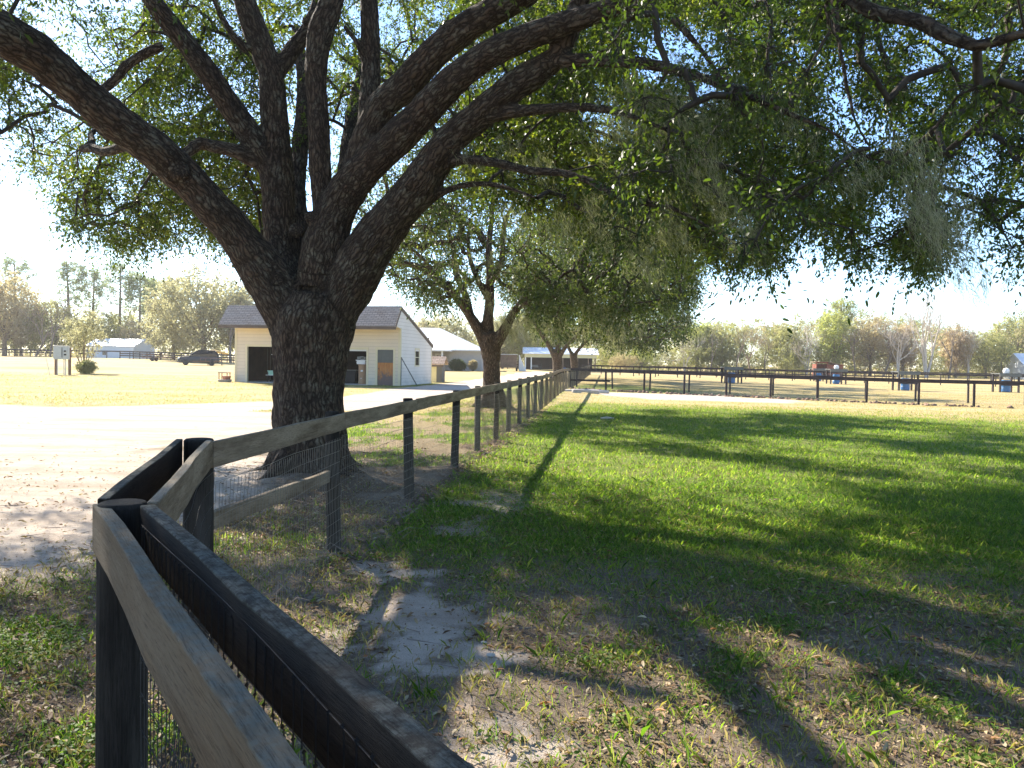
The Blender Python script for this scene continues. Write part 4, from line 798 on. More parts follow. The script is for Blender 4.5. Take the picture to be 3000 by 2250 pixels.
# ---- pump house
ph = thing('pump_house', 'tiny cream and grey pump shed with a mossy shingle roof behind the garage', 'shed', (-5.35, 53.2, .24), -.1)
m = MB(); m.box((-.65, 0, 0), (.60, 1.1, 1.2)); m.build('wall', 'yellow', ph); m = MB(); m.prism([(0, .0), (1.12, 0), (1.12, 1.22), (.56, 1.62), (0, 1.22)], .601, .66, 'x'); m.box((.3, -.02, 0), (.655, -.001, 1.22)); m.build('end_wall', 'greydoor', ph)
m = MB(); m.prism([(-.25, 1.16), (.56, 1.66), (.56, 1.73), (-.25, 1.23)], -.75, .85, 'x'); m.prism([(.5601, 1.66), (1.35, 1.16), (1.35, 1.23), (.5601, 1.73)], -.75, .85, 'x'); m.build('roof', 'shingle', ph)
m = MB(); m.box((-.7, -.24, 1.04), (.8, -.2, 1.17)); m.build('fascia', 'fascia', ph)
# ---- house
ho = thing('house', 'low grey stucco house with a white ribbed metal roof behind the garage', 'building', (-19, 98, .42), 0)
XR = 15.2; m = MB(); m.box((11.2, 0, 0), (XR, 9, 2.6)); m.box((0, 2.2, 0), (11.2, 9, 2.6)); m.build('wall', 'stucco', ho)
def quadmesh(name, vs, fs, mat, par): return MB().add(vs, fs).build(name, mat, par)
e = 2.6; rz = 5.5
quadmesh('roof', [(-.6, -.6, e), (XR+.6, -.6, e), (XR+.6, 9.6, e), (-.6, 9.6, e), (2, 4.5, rz-.1), (9.6, 4.5, rz-.1), (-.6, -.6, e-.14), (XR+.6, -.6, e-.14), (XR+.6, 9.6, e-.14), (-.6, 9.6, e-.14)],
         [(0, 1, 5, 4), (1, 2, 5), (2, 3, 4, 5), (3, 0, 4), (6, 9, 8, 7), (0, 6, 7, 1), (1, 7, 8, 2)], 'roof_metal', ho)
quadmesh('porch_roof', [(2, -3.2, e-.1), (11.6, -3.2, e-.1), (11.6, 1, e-.02), (2, 1, e), (4.5, 2.6, 4.6), (7.6, 2.6, 4.6), (2, -3.2, e-.24), (11.6, -3.2, e-.24), (11.6, 1, e-.24), (2, 1, e-.24)],
         [(0, 1, 5, 4), (1, 2, 5), (3, 0, 4), (6, 9, 8, 7), (0, 6, 7, 1), (1, 7, 8, 2)], 'roof_metal', ho)
for x in (3.0, 6.2, 8.55, 10.6):
    m = MB(); m.box((x-.1, -2.9, 0), (x+.1, -2.7, e-.24)); m.build('porch_post', 'white', ho)
m = MB(); m.box((9.3, 2.1, .05), (10.3, 2.19, 2.1)); dd2 = m.build('door', 'white', ho); m = MB(); m.box((9.5, 2.08, .9), (10.1, 2.095, 1.9)); m.build('pane', 'glass', dd2)
m = MB(); m.box((5.6, 2.1, .9), (7.4, 2.19, 2.0)); wi2 = m.build('window', 'white', ho); m = MB(); m.box((5.7, 2.08, 1.0), (7.3, 2.095, 1.9)); m.build('pane', 'glass', wi2)
# ---- open barn
ob = thing('open_barn', 'open fronted pole barn with a pale metal roof, full of stored things', 'building', (2.1, 131, .42), .0); BW = 11.6
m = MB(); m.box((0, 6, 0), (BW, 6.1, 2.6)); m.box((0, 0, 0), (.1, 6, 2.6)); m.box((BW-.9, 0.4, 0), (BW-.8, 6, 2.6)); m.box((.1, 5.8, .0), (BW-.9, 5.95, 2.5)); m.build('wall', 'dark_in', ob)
m = MB(); m.prism([(-.5, 2.55), (3, 3.6), (3, 3.7), (-.5, 2.65)], -.4, BW+.5, 'x'); m.prism([(3.001, 3.6), (6.6, 2.55), (6.6, 2.65), (3.001, 3.7)], -.4, BW+.5, 'x'); m.build('roof', 'roof_metal', ob)
m = MB(); m.box((-.1, -.2, 2.0), (BW+.1, -.1, 2.6)); m.build('fascia', 'yellow', ob)
for x in (.05, 1.0, 6.2, 8.6, 10.4, BW-.1):
    m = MB(); m.box((x-.09, -.09, 0), (x+.09, .09, 2.1)); m.build('post', 'white' if x < 2 else 'brown', ob)
cl = [('storage_tub', 'blue tub at the front of the open barn', 'blue', 6.4, .5, .35, .4), ('fuel_can', 'red can on the barn floor by the trunk', 'red', 7.9, .4, .3, .4), ('storage_tub', 'teal bucket beside the blue tub in the open barn', 'mint', 6.95, .7, .25, .3), ('garden_tractor', 'small grey machine parked in the left of the open barn', 'greydoor', 2.0, 1.5, .9, 1.0)]
for nm, lb, mt_, x, y, w_, h_ in cl:
    t = thing(nm, lb, 'tractor' if 'tractor' in nm else 'container', (2.1+x, 131+y, .42)); m = MB()
    if 'tractor' in nm:
        m.box((-.9, -.3, .35), (.2, .3, .75)); m.box((.2, -.35, .3), (.9, .35, .45)); m.build('hull', 'greydoor', t, bevel=.05); m = MB(); m.box((.4, -.22, .45), (.8, .22, .6)); m.box((.75, -.22, .6), (.85, .22, 1.0)); m.build('seat', 'black', t, bevel=.03)
        for xx, rr_ in ((-.65, .22), (.55, .34)):
            for yy in (-.38, .38): m = MB(); m.cyl((xx, yy-.08, rr_), (xx, yy+.08, rr_), rr_, 14); m.build('wheel', 'rubber', t)
    else:
        m.lathe([(w_*.8, 0), (w_, h_), (w_*1.05, h_), (w_*.98, h_*.97), (w_*.78, .03)], 14); m.build('tub_wall', mt_, t); m = MB(); m.tube([(-w_, 0, h_), (0, 0, h_*1.5), (w_, 0, h_)], .015, 5); m.build('handle', 'wire', t)
t = thing('box_trailer', 'brown sided trailer behind the second oak', 'trailer', (-1.6, 104, .42)); m = MB(); m.box((0, 0, .45), (2.2, 3.5, 2.15)); m.build('trailer_box', 'brown', t, bevel=.03)
m = MB(); m.box((-.1, -.1, 2.15), (2.3, 3.6, 2.22)); m.build('roof', 'white', t)
for y in (1.2, 2.2):
    m = MB(); m.cyl((2.05, y, .36), (2.3, y, .36), .36, 14); m.build('wheel', 'rubber', t)
o = MB().prism([(0, 0), (1.0, 0), (.75, .5), (.35, 1.4), (.1, 2.1), (0, 2.15)], 0, .9).build('tarped_boat', 'white', None, bevel=.08); o.location = (.85, 104.2, .45); tag(o, 'white tapering boat hull standing on end beside the brown trailer', 'boat')
# ---- white metal building left
def metal_building(label, loc, L, Dp, h, rh, rz, gable=True):
    t = thing('metal_building', label, 'building', loc, rz); m = MB(); m.box((0, 0, 0), (L, Dp, h)); m.build('wall', 'wall_metal', t)
    m = MB(); m.prism([(0, h), (Dp, h), (Dp/2, rh)], 0.01, L-.01, 'x'); m.build('gable_wall', 'wall_metal', t)
    m = MB(); m.prism([(-.25, h-.06), (Dp/2, rh), (Dp/2, rh+.07), (-.25, h+.01)], -.3, L+.3, 'x'); m.prism([(Dp/2+.001, rh), (Dp+.25, h-.06), (Dp+.25, h+.01), (Dp/2+.001, rh+.07)], -.3, L+.3, 'x'); m.build('roof', 'roof_metal', t); return t
q = P(320, 776, 143)
mbd = metal_building('long white metal shed with a low gable, at the edge of the left trees', (P(187, 776, 143)[0], 143, float(terr(-70, 143))-.1), 9.4, 6, 2.25, 3.55, -.18)
m = MB(); m.box((3.2, -.03, .6), (3.9, -.002, 1.2)); wq = m.build('window', 'glass', mbd)
metal_building('bright white metal building cut off by the right edge of the view', (101.6, 158, -.13), 12, 9, 2.9, 5.2, -.15)
t = thing('run_in_shed', 'small red wooden shelter, open at its left half, in the far right field', 'shed', (P(1763, 800, 141)[0], 141, -.13), -.1)
m = MB(); m.box((0, 2.5, 0), (4.6, 2.6, 2.3)); m.box((0, 0, 0), (.08, 2.5, 2.3)); m.box((1.9, 0, 0), (4.6, .08, 2.2)); m.box((4.52, .081, 0), (4.6, 2.5, 2.3)); m.box((1.85, .0801, 0), (1.93, 2.49, 2.3)); m.build('wall', 'redwood', t)
m = MB(); m.add([(-.2, -.4, 2.75), (2.0, -.4, 2.72), (4.9, -.4, 2.12), (4.9, 2.9, 2.1), (2.0, 2.9, 2.6), (-.2, 2.9, 2.65), (-.2, -.4, 2.67), (2.0, -.4, 2.64), (4.9, -.4, 2.04), (4.9, 2.9, 2.02), (2.0, 2.9, 2.52), (-.2, 2.9, 2.57)], [(0, 1, 4, 5), (1, 2, 3, 4), (6, 11, 10, 7), (7, 10, 9, 8), (0, 6, 7, 1), (1, 7, 8, 2), (2, 8, 9, 3), (5, 11, 6, 0)]); m.build('roof', 'brown', t)
m = MB(); m.box((-.03, -.1, 0), (.1, -.001, 2.65)); m.box((1.85, -.1, 0), (2.0, -.001, 2.62)); m.box((.1, -.1, 2.45), (1.85, -.001, 2.6)); m.build('post', 'redwood', t)

# ================================================================== METER BOX, SHRUBS, BARRELS, VEHICLES
mx = P(135, 809, 55); bx = thing('meter_box', 'grey electric cabinet mounted on two brown posts on the lawn', 'electric box', (mx[0], 55, float(terr(mx[0], 55))), .3)
for x in (-.42, .42): m = MB(); m.cyl((x, .1, -.1), (x, .1, 1.15 if x < 0 else 1.9), .1, 10); m.build('post', 'treated', bx)
m = MB(); m.box((-.5, -.3, 1.08), (.45, 0, 1.98)); m.box((-.52, -.33, 1.98), (.47, .02, 2.01)); m.build('cabinet', 'greybox', bx, bevel=.015)
m = MB(); m.box((.02, -.33, 1.2), (.05, -.302, 1.9)); m.lathe([(.07, 0), (.07, .08), (.0, .1)], 10, (.22, -.34, 1.6)); m.box((.15, -.335, 1.35), (.3, -.302, 1.45)); m.build('meter', 'black', bx)
for x in (-.3, .1, .2): m = MB(); m.cyl((x, -.05, -.05), (x, -.05, 1.08), .035, 8); m.build('conduit', 'pipe', bx)
m = MB(); m.cyl((-1.2, -.1, 0), (-1.45, -.1, 1.1), .025, 6); o = m.build('marker_stake', 'pipe', None); o.location = (mx[0]+.5, 54.8, float(terr(mx[0], 55))); tag(o, 'thin pale stake leaning left of the grey cabinet', 'stake')
def shrub(name, label, cat, loc, r, h, mat, n=260, leaf=.09, trunkh=0, seed=1, mat_b='bark_far', group=None):
    rr = np.random.default_rng(seed); t = thing(name, label, cat, loc, group=group)
    p = rr.normal(0, 1, (n, 3)); p = unit(p)*(rr.random((n, 1))**.4); p = p*np.array((r, r, h/2))*(1+.3*(fbm(p[:, 0]*3+seed, p[:, 1]*3, seed)[:, None]-.5)); p[:, 2] += trunkh+h/2
    V, ti, tw = foliage(p, np.full(n, r*.22), rr, 5, 6, leaf, leaf*.55, 4, .1); rawmesh('crown', V, 4, mat, t, ti)
    m = MB()
    for i in range(12):
        a = rr.random()*2*pi; e_ = p[rr.integers(n)]; m.tube([(.05*cos(a), .05*sin(a), 0), e_*.45, e_*.9], [.05 if trunkh else .025, .025, .01], 4)
    if trunkh: m.tube([(0, 0, -.1), (.02, 0, trunkh*.5), (0, .05, trunkh+h*.35)], [.09, .08, .04], 7)
    m.build('stems', mat_b, t); return t
s1 = P(187, 810, 58.5); shrub('bush', 'round green shrub at the foot of the young lawn tree', 'bush', (s1[0], 58.5, float(terr(s1[0], 58.5))), .75, 1.05, 'leaf_olive', 150, .1, 0, 3)
s2 = P(181, 800, 61.5); shrub('young_tree', 'slender pale leaved young tree right of the grey cabinet', 'tree', (s2[0], 61.5, float(terr(s2[0], 61.5))), 1.7, 3.9, 'leaf_grey', 170, .14, 1.2, 4)
shrub('hedge_bush', 'clipped dark green bush against the house wall', 'bush', (-6.6, 95.5, .42), 1.1, 1.45, 'leaf_mid', 420, .09, 0, 5)
shrub('hedge_bush', 'clipped tan dormant bush right of the dark green one', 'bush', (-4.75, 95.6, .42), .62, 1.25, 'leaf_tan', 260, .08, .15, 6)
def feeder(label, loc, rz, blue=True, box=False):
    t = thing('water_feeder', label, 'water trough', loc, rz, 'blue barrel water stands in the far paddocks')
    for x in (-.85, .85):
        for y in (-.4, .4): m = MB(); m.box((x-.06, y-.06, -.05), (x+.06, y+.06, 1.6)); m.build('post', 'far_rail', t)
    m = MB(); m.box((-1, -.5, 1.5), (1, .5, 1.58)); m.box((-1, -.53, 1.3), (1, -.47, 1.5)); m.build('roof_frame', 'greydoor', t); m = MB(); m.box((-.9, -.47, .55), (.9, -.43, .72)); m.build('rail', 'far_rail', t)
    m = MB(); m.lathe([(.3, 0), (.36, .1), (.35, .3), (.37, .33), (.35, .36), (.35, .62), (.37, .66), (.35, .7), (.33, 1.0), (.3, 1.02)], 18); m.build('barrel', 'blue', t)
    if box: m = MB(); m.lathe([(.2, 1.58), (.26, 1.75), (.2, 1.95), (.05, 2.0)], 12); m.build('white_bucket', 'white', t)
    return t
for lb, a, b, Y, bxx in (('blue barrel stand nearest right of centre, wide frame, no bucket', 1955, 845, 66, False), ('blue barrel stand farthest right, with a white bucket on top', 2172, 848, 66, True), ('blue barrel stand in front of the red shelter with a white bucket on it', 1806, 826, 84, True), ('barrel stand in a tall dark narrow frame, left of the red shelter', 1580, 830, 78, False), ('blue barrel stand farthest back left below the red shelter', 1768, 815, 100, False)):
    q = P(a, b, Y); feeder(lb, (q[0], Y, float(terr(q[0], Y))), .15, box=bxx)
# SUV
def wheelset(t, pts, r, w_=.24, par=None):
    for x, y in pts:
        m = MB(); prof = [(r*.55, -w_/2), (r*.93, -w_/2), (r, -w_*.3), (r, w_*.3), (r*.93, w_/2), (r*.55, w_/2)]; m.lathe(prof, 20); o = m.build('wheel', 'rubber', t, True); o.location = (x, y, r); o.rotation_euler = (pi/2, 0, 0)
        m = MB(); m.lathe([(r*.5, -w_*.36), (r*.56, -w_*.4), (r*.56, w_*.4), (r*.5, w_*.36)], 16)
        for k in range(5):
            a = k*2*pi/5
            for sgn in (-1, 1): m.beam((0, 0, sgn*w_*.4), (r*.55*cos(a), r*.55*sin(a), sgn*w_*.4), .07, .03)
        m.build('rim', 'chrome', o)
sv = P(429, 792, 100); car = thing('parked_car', 'black sport utility car parked on the lawn facing left', 'car', (sv[0], 100, float(terr(sv[0], 100))), radians(180+22))
def shell(stations, name, mat, par, bevel=.05):   # stations: x, z0, z1, half widths bottom/top
    m = MB(); v = []
    for x, z0, z1, w0, w1 in stations: v += [(x, -w0, z0), (x, -w0*1.0, (z0+z1)/2), (x, -w1, z1), (x, w1, z1), (x, w0, (z0+z1)/2), (x, w0, z0)]
    n = len(stations); f = [tuple(range(6)), tuple((n-1)*6+k for k in range(6))[::-1]]
    for i in range(n-1): f += [(i*6+k, (i+1)*6+k, (i+1)*6+(k+1) % 6, i*6+(k+1) % 6) for k in range(6)]
    m.add(v, f); return m.build(name, mat, par, False, bevel)
body = shell([(-2.45, .45, .98, .86, .82), (-2.35, .32, 1.08, .95, .9), (-1.0, .3, 1.12, .98, .93), (.75, .3, 1.12, .98, .93), (1.2, .3, 1.08, .98, .9), (2.2, .32, 1.0, .95, .86), (2.42, .4, .9, .84, .78)], 'body', 'paint', car, .06)
shell([(-2.38, 1.05, 1.12, .88, .88), (-2.2, 1.05, 1.62, .9, .74), (-1.9, 1.05, 1.8, .91, .7), (.1, 1.05, 1.82, .91, .7), (.45, 1.05, 1.72, .9, .68), (1.15, 1.05, 1.1, .88, .8)], 'cabin_glass', 'carglass', car, .03)
m = MB(); m.box((-1.95, -.66, 1.8), (.15, .66, 1.87)); m.box((-1.9, -.72, 1.86), (.1, -.68, 1.92)); m.box((-1.9, .68, 1.86), (.1, .72, 1.92)); 
for x in (-2.1, -1.1, -.05):
    for s_ in (-1, 1): m.beam((x, s_*.93, 1.08), (x+.08, s_*.7, 1.82), .1, .05, up=(1, 0, 0))
for s_ in (-1, 1): m.beam((1.15, s_*.86, 1.08), (.3, s_*.68, 1.8), .09, .06)
m.build('roof', 'paint', car, bevel=.02)
wheelset(car, [(-1.45, -.87), (-1.45, .87), (1.5, -.87), (1.5, .87)], .38)
for s_ in (-1, 1):
    m = MB(); m.box((2.22, s_*.72-.17, .78), (2.43, s_*.72+.17, .92)); m.build('headlight', 'white', car, bevel=.02)
    m = MB(); m.box((.75, s_*1.06-.1, 1.12), (.9, s_*1.06+.1, 1.3)); m.build('mirror', 'paint', car, bevel=.03)
m = MB(); m.box((2.3, -.5, .62), (2.45, .5, .86)); m.build('grille', 'chrome', car, bevel=.02); m = MB(); m.box((2.2, -.9, .35), (2.5, .9, .5)); m.build('bumper', 'greydoor', car, bevel=.04)
# trailer with things behind the car
def util_trailer(label, loc, rz, L=3.0, cargo=None):
    t = thing('utility_trailer', label, 'trailer', loc, rz); m = MB(); m.box((0, -.8, .5), (L, .8, .58)); m.build('deck', 'rust', t)
    m = MB()
    for y in (-.8, .8):
        m.beam((0, y, .95), (L, y, .95), .04, .05)
        for x in np.linspace(0, L, 5): m.box((x-.02, y-.02, .5), (x+.02, y+.02, .95))
    m.build('side_rail', 'rust', t); m = MB(); m.beam((L, 0, .52), (L+1.3, 0, .5), .08, .08); m.build('tongue', 'rust', t); wheelset(t, [(L*.45, -.95), (L*.45, .95)], .32, .18); return t
q = P(333, 781, 117); util_trailer('empty low utility trailer left of the black car', (q[0]-1.5, 117, float(terr(q[0], 117))), .15, 3.2)
q = P(492, 790, 99); util_trailer('rusty trailer behind the black car by the garage', (q[0]-1.2, 100, float(terr(q[0], 100))), radians(200), 2.4)
t = thing('kayak', 'yellow orange kayak lying behind the roof of the black car', 'kayak', (P(466, 767, 103)[0], 103, 0), 0); m = MB(); m.tube([(-1.7, 0, 2.25), (-1.2, 0, 2.3), (0, 0, 2.32), (1.2, 0, 2.12), (1.7, 0, 2.0)], [.03, .16, .2, .13, .02], 10); m.build('hull', 'orange', t, True)
for x in (-1, .8): m = MB(); m.box((x-.05, -.05, .38), (x+.05, .05, 2.1)); m.box((x-.04, -.35, 2.02), (x+.04, .35, 2.09)); m.build('stand', 'greydoor', t)
# ================================================================== SMALL GROUND THINGS
def block(label, loc, s, rz, mat='stone', name='concrete_block', cat='block'):
    m = MB(); m.prism([(-s[0]/2, 0), (s[0]/2, 0), (s[0]/2*.95, s[2]*.9), (s[0]*.3, s[2]), (-s[0]/2*.9, s[2]*.95)], -s[1]/2, s[1]/2); o = m.build(name, mat, None, bevel=.02); o.location = loc; o.rotation_euler = (0, 0, rz); tag(o, label, cat)
for lb, a, b, s, rz_ in (('grey block end left of the fence corner post', 1245, 853, (.5, .25, .2), .3), ('grey block end right of the other one below the corner', 1286, 854, (.45, .22, .2), -.2)):
    Y = 43.; q = P(a, b, Y); block(lb, (q[0], Y, float(terr(q[0], Y))-.02), s, rz_)
q = P(1265, 852, 44.5); m = MB(); m.tube([(-1.4, 0, .1), (-.5, .05, .13), (.5, 0, .12), (1.3, -.1, .1)], [.1, .12, .12, .09], 8); o = m.build('pale_log', 'bark_pale', None, True); o.location = (q[0], 44.5, 0); tag(o, 'pale log lying between the two grey blocks', 'log')
q = P(1310, 905, 24.5); m = MB(); m.tube([(-.2, -.1, .04), (0, 0, .06), (.25, .1, .04)], [.04, .06, .03], 7); o = m.build('short_log', 'bark_pale', None, True); o.location = (q[0], 24.5, 0); o.scale = (.9, .7, .7); tag(o, 'short pale stick of wood lying in the green paddock', 'stick')
br = np.random.default_rng(5)
clod_v = []; clod_f = []
mb = MB()
for i in range(420):   # diggings along the fence foot
    if i < 200: t_ = br.random(); x = 3.8+(23-3.8)*t_+br.normal(0, .25); y = 49.6-10.4*t_+br.normal(0, .25); s_ = .06+.08*br.random()
    elif i < 260: t_ = br.random(); x = 23+19*t_; y = 39.2-10.2*t_+br.normal(0, .25); s_ = .06+.1*br.random()
    else: y = 5+22*br.random(); x = float(fx(y))+br.normal(.12, .16); s_ = .015+.03*br.random()
    pr = [(s_*.9, -.3*s_), (s_, .15*s_), (s_*.7, .6*s_), (s_*.2, .8*s_)]; k = MB(); k.lathe(pr, 6, (x, y, zt(x, y))); v = np.vstack(k.v)+br.normal(0, s_*.18, (len(k.v[0]), 3)); mb.add(v, k.f)
o = mb.build('soil_clods', plain('reddish clods', (.24, .15, .1), .95, 0, .4, 8), None, True); tag(o, 'brown clods of dug earth along the fence foot', 'earth', kind='stuff')
# dead vines and twigs along the fence foot, twigs on the ground
mb = MB()
for i in range(520):
    if i < 330: y = 5.5+16*br.random()**1.3; x = float(fx(y))+br.normal(.14, .12); h_ = .12
    else: y = 1.2+8*br.random(); x = (br.random()*2-1)*(.64*y+.5); h_ = .015
    z = zt(x, y); a = br.random()*2*pi; L = .12+.22*br.random(); p0 = np.array((x, y, z+.004)); p1 = p0+np.array((cos(a)*L*.5, sin(a)*L*.5, h_*br.random())); p2 = p0+np.array((cos(a)*L, sin(a)*L, h_*br.random()*.8)); mb.tube([p0, p1, p2], [.004, .003, .0015], 3, 0, False)
o = mb.build('fallen_twigs', 'bark_far', None); tag(o, 'grey brown twigs and dead vine stems on the ground', 'twigs', kind='stuff')
for lb, x, y, s_ in (('pale stone lying in the near paddock grass', 1060, 1418, .03), ('small white stone just above the pale one', 1045, 1390, .02)):
    q = MC @ Vector(((x*DS-1500)/2333.3, -(y*DS-1125)/2333.3, -1)); k = -EYE/q.z; q = q*k; m = MB(); m.lathe([(.6, 0), (1, .4), (.8, .9), (.3, 1.1)], 8); o = m.build('stone', 'stone', None, True); o.location = (q.x, q.y, zt(q.x, q.y)); o.scale = (s_, s_*.8, s_*.7); tag(o, lb, 'stone')

# ================================================================== BACKGROUND TREES
def bg_tree(kind, h, w_, seed, name, label, loc, group=None):
    rr = np.random.default_rng(seed); t = thing(name, label, 'tree', loc, group=group); m = MB()
    if kind in ('pine', 'pine_lime'):
        lean = rr.normal(0, .02, 2); m.tube([(0, 0, -.2), (lean[0]*h*.5, lean[1]*h*.5, h*.5), (lean[0]*h, lean[1]*h, h*.97)], [.018*h, .014*h, .004*h], 7); nb = 26; cs = []
        for i in range(nb):
            u_ = (i/nb)**.8; z = h*(.52+.45*u_); a = i*2.4+rr.random(); L = w_*(.55+.45*rr.random())*(.55+1.6*u_*(1.05-u_)*1.2); e_ = np.array((cos(a)*L, sin(a)*L, z+L*.25)); b_ = np.array((lean[0]*z, lean[1]*z, z))
            m.tube([b_, b_+(e_-b_)*.5+(0, 0, .05*L), e_], [.004*h, .003*h, .001*h], 4, 0, False)
            for s_ in (.6, .85, 1.): cs.append(b_+(e_-b_)*s_+rr.normal(0, .25, 3))
        cs = np.array(cs); V, ti, _ = foliage(cs, np.full(len(cs), 1.05), rr, 12, 6, .34, .13, 4, -.3); m.build('trunk', 'bark_far', t, True); rawmesh('crown', V, 4, 'leaf_pine' if kind == 'pine' else 'leaf_lime', t, ti)
    elif kind == 'bare' or kind == 'bare_white':
        def rec(p, d, L, r, dep):
            q = p+d*L*.5+rr.normal(0, .04*L, 3); e_ = q+unit(d+np.array((0, 0, .1)))*L*.5; m.tube([p, q, e_], [r, r*.85, r*.65], 5 if dep > 3 else 3, 0, False)
            if dep:
                for k in range(3 if dep > 1 else 4): rec(q+(e_-q)*rr.random(), unit(d+rr.normal(0, .45, 3)+np.array((0, 0, .22))), L*(.6+.2*rr.random()), r*.5, dep-1)
        for k in range(3 if kind == 'bare_white' else 1):
            rec(np.array((0, 0, -.2)), unit(np.array((rr.normal(0, .16), rr.normal(0, .1), 1))), h*.42, h*.017, 5)
        m.build('trunk', 'bark_pale' if kind == 'bare_white' else 'bark_far', t, True)
    else:
        m.tube([(0, 0, -.2), (0, 0, h*.25), (rr.normal(0, .3), 0, h*.6)], [.03*h, .022*h, .01*h], 7)
        n = int(230*max(1, (w_/4))); p = unit(rr.normal(0, 1, (n, 3)))*(rr.random((n, 1))**.35); lump = 1+.5*(fbm(p[:, 0]*2.5+seed, p[:, 1]*2+p[:, 2]*2.5, seed)-.5); p = p*lump[:, None]*np.array((w_, w_, h*.44)); p[:, 2] += h*.56
        for i in range(16): e_ = p[rr.integers(n)]; m.tube([(0, 0, h*(.15+.2*rr.random())), e_*.5+np.array((0, 0, h*.1)), e_], [.012*h, .007*h, .002*h], 4, 0, False)
        V, ti, _ = foliage(p, np.full(n, .1*h), rr, 6, 7, .023*h+.07, .012*h+.05, 4, .2); m.build('trunk', 'bark_far', t, True)
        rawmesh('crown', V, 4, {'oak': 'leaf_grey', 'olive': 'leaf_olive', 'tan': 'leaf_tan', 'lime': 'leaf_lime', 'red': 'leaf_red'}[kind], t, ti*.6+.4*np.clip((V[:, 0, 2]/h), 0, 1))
    return t
TR = [ # kind, display x, depth, base height offset, height, half width, name, label
 ('pine', 35, 165, 20.5, 3.6, 'pine_tree', 'broad dark topped pine at the far left edge'), ('pine', 152, 160, 19.5, 3.2, 'pine_tree', 'tall pine with a bare trunk and round top, second from the left'),
 ('pine', 197, 162, 18.2, 2.6, 'pine_tree', 'narrow pine just right of the tall round topped one'), ('pine', 258, 160, 19, 3.6, 'pine_tree', 'wide loose pine right of the narrow one'),
 ('pine', 300, 158, 16.8, 3, 'pine_tree', 'dense pine left of the big pale oak'), ('pine', 325, 164, 16.5, 2.6, 'pine_tree', 'short trunked pine touching the pale oak crown'),
 ('pine_lime', 375, 172, 17.5, 4, 'pine_tree', 'yellow green topped tree behind the pale oak'),
 ('tan', 10, 150, 15.5, 6.5, 'bare_tree', 'brownish twiggy tree at the left edge of the wood'), ('bare', 75, 138, 12, 4, 'bare_tree', 'pale leafless tree with sweeping limbs at the left'),
 ('bare', 108, 142, 11, 4, 'bare_tree', 'smaller leafless tree leaning right of the pale one'), ('olive', 120, 155, 11.5, 5.5, 'leafy_tree', 'dark evergreen tree behind the leafless trees at left'),
 ('olive', 45, 158, 9.5, 5.5, 'leafy_tree', 'low dark evergreen below the brown twiggy tree'), ('olive', 250, 158, 9.5, 5, 'leafy_tree', 'low evergreen behind the long white shed'),
 ('tan', 300, 152, 7.5, 4.2, 'leafy_tree', 'brown low thicket tree at the right end of the white shed'), ('oak', 440, 130, 15.2, 8.6, 'mossy_oak', 'large pale grey mossy oak behind the black car'),
 ('oak', 375, 138, 10.5, 5, 'mossy_oak', 'lower grey oak at the left flank of the largest pale one'), ('oak', 530, 134, 13, 5.5, 'mossy_oak', 'grey oak between the largest pale one and the garage'),
 ('bare', 498, 126, 14, 4, 'bare_tree', 'leafless tree just left of the garage roof'),
 ('bare', 893, 128, 12.5, 4, 'bare_tree', 'leafless tree rising between the garage and second oak'), ('oak', 960, 135, 9.5, 5.5, 'mossy_oak', 'grey mossy tree behind the house roof'),
 ('tan', 915, 140, 8.2, 5, 'leafy_tree', 'tan leafed tree behind the left of the house roof'), ('olive', 1120, 142, 10.5, 6, 'leafy_tree', 'olive green tree left of the open barn'),
 ('oak', 1085, 138, 9.5, 4.5, 'mossy_oak', 'grey green tree behind the trunk of the second oak'), ('oak', 1160, 150, 11, 6, 'mossy_oak', 'pale tree over the roof of the open barn'),
 ('olive', 1330, 155, 6, 4.5, 'leafy_tree', 'low olive tree right of the open barn'), ('lime', 1385, 150, 5.2, 3.2, 'leafy_tree', 'bright green low tree under the dark oak crowns'),
 ('tan', 1350, 146, 3.5, 3, 'leafy_tree', 'tan leaning shrubby tree right of the open barn'),
 ('bare', 1622, 152, 10.5, 3.5, 'bare_tree', 'pale leafless tree standing clear in front of the right wood'),
 ('lime', 1800, 168, 12.3, 4.2, 'leafy_tree', 'bright green tree above the red shelter'), ('pine_lime', 1812, 175, 15, 3.6, 'pine_tree', 'round topped green pine, highest of the right wood'),
 ('olive', 1560, 170, 9.5, 5, 'leafy_tree', 'rounded green tree in the wood left of the pale leafless one'), ('olive', 1700, 172, 10, 5, 'leafy_tree', 'rounded green tree right of the pale leafless one'),
 ('tan', 1880, 166, 11.2, 5.5, 'leafy_tree', 'tan green wide tree right of the red shelter'), ('red', 1950, 165, 9.5, 3.2, 'leafy_tree', 'tree with reddish buds beside the white trunks'),
 ('bare_white', 2002, 158, 17.5, 4, 'bare_tree', 'tall white trunked leafless tree, brightest of the right wood'), ('bare_white', 1940, 160, 12, 3, 'bare_tree', 'smaller cluster of white trunks left of the tallest'),
 ('bare', 2050, 160, 12.5, 3.5, 'bare_tree', 'leafless tree just right of the tall white trunks'), ('red', 2065, 164, 10, 3, 'leafy_tree', 'orange tinted tree right of the tall white trunks'),
 ('olive', 2130, 165, 9, 5, 'leafy_tree', 'dark round evergreen near the right edge'), ('lime', 1505, 172, 10, 3.5, 'leafy_tree', 'green topped tree at the left end of the right wood'),
 ('olive', 2200, 185, 13.5, 6.5, 'leafy_tree', 'high green crown rising at the right edge')]
for i, (kind, dx, Y, h_, w_, nm, lb) in enumerate(TR):
    x = P(dx, 790, Y)[0]; h_ = h_*(1.12 if dx > 1500 and 'bare' not in kind else 1); bg_tree(kind, h_, w_, 100+i, nm, lb, (x, Y, float(terr(x, Y))))
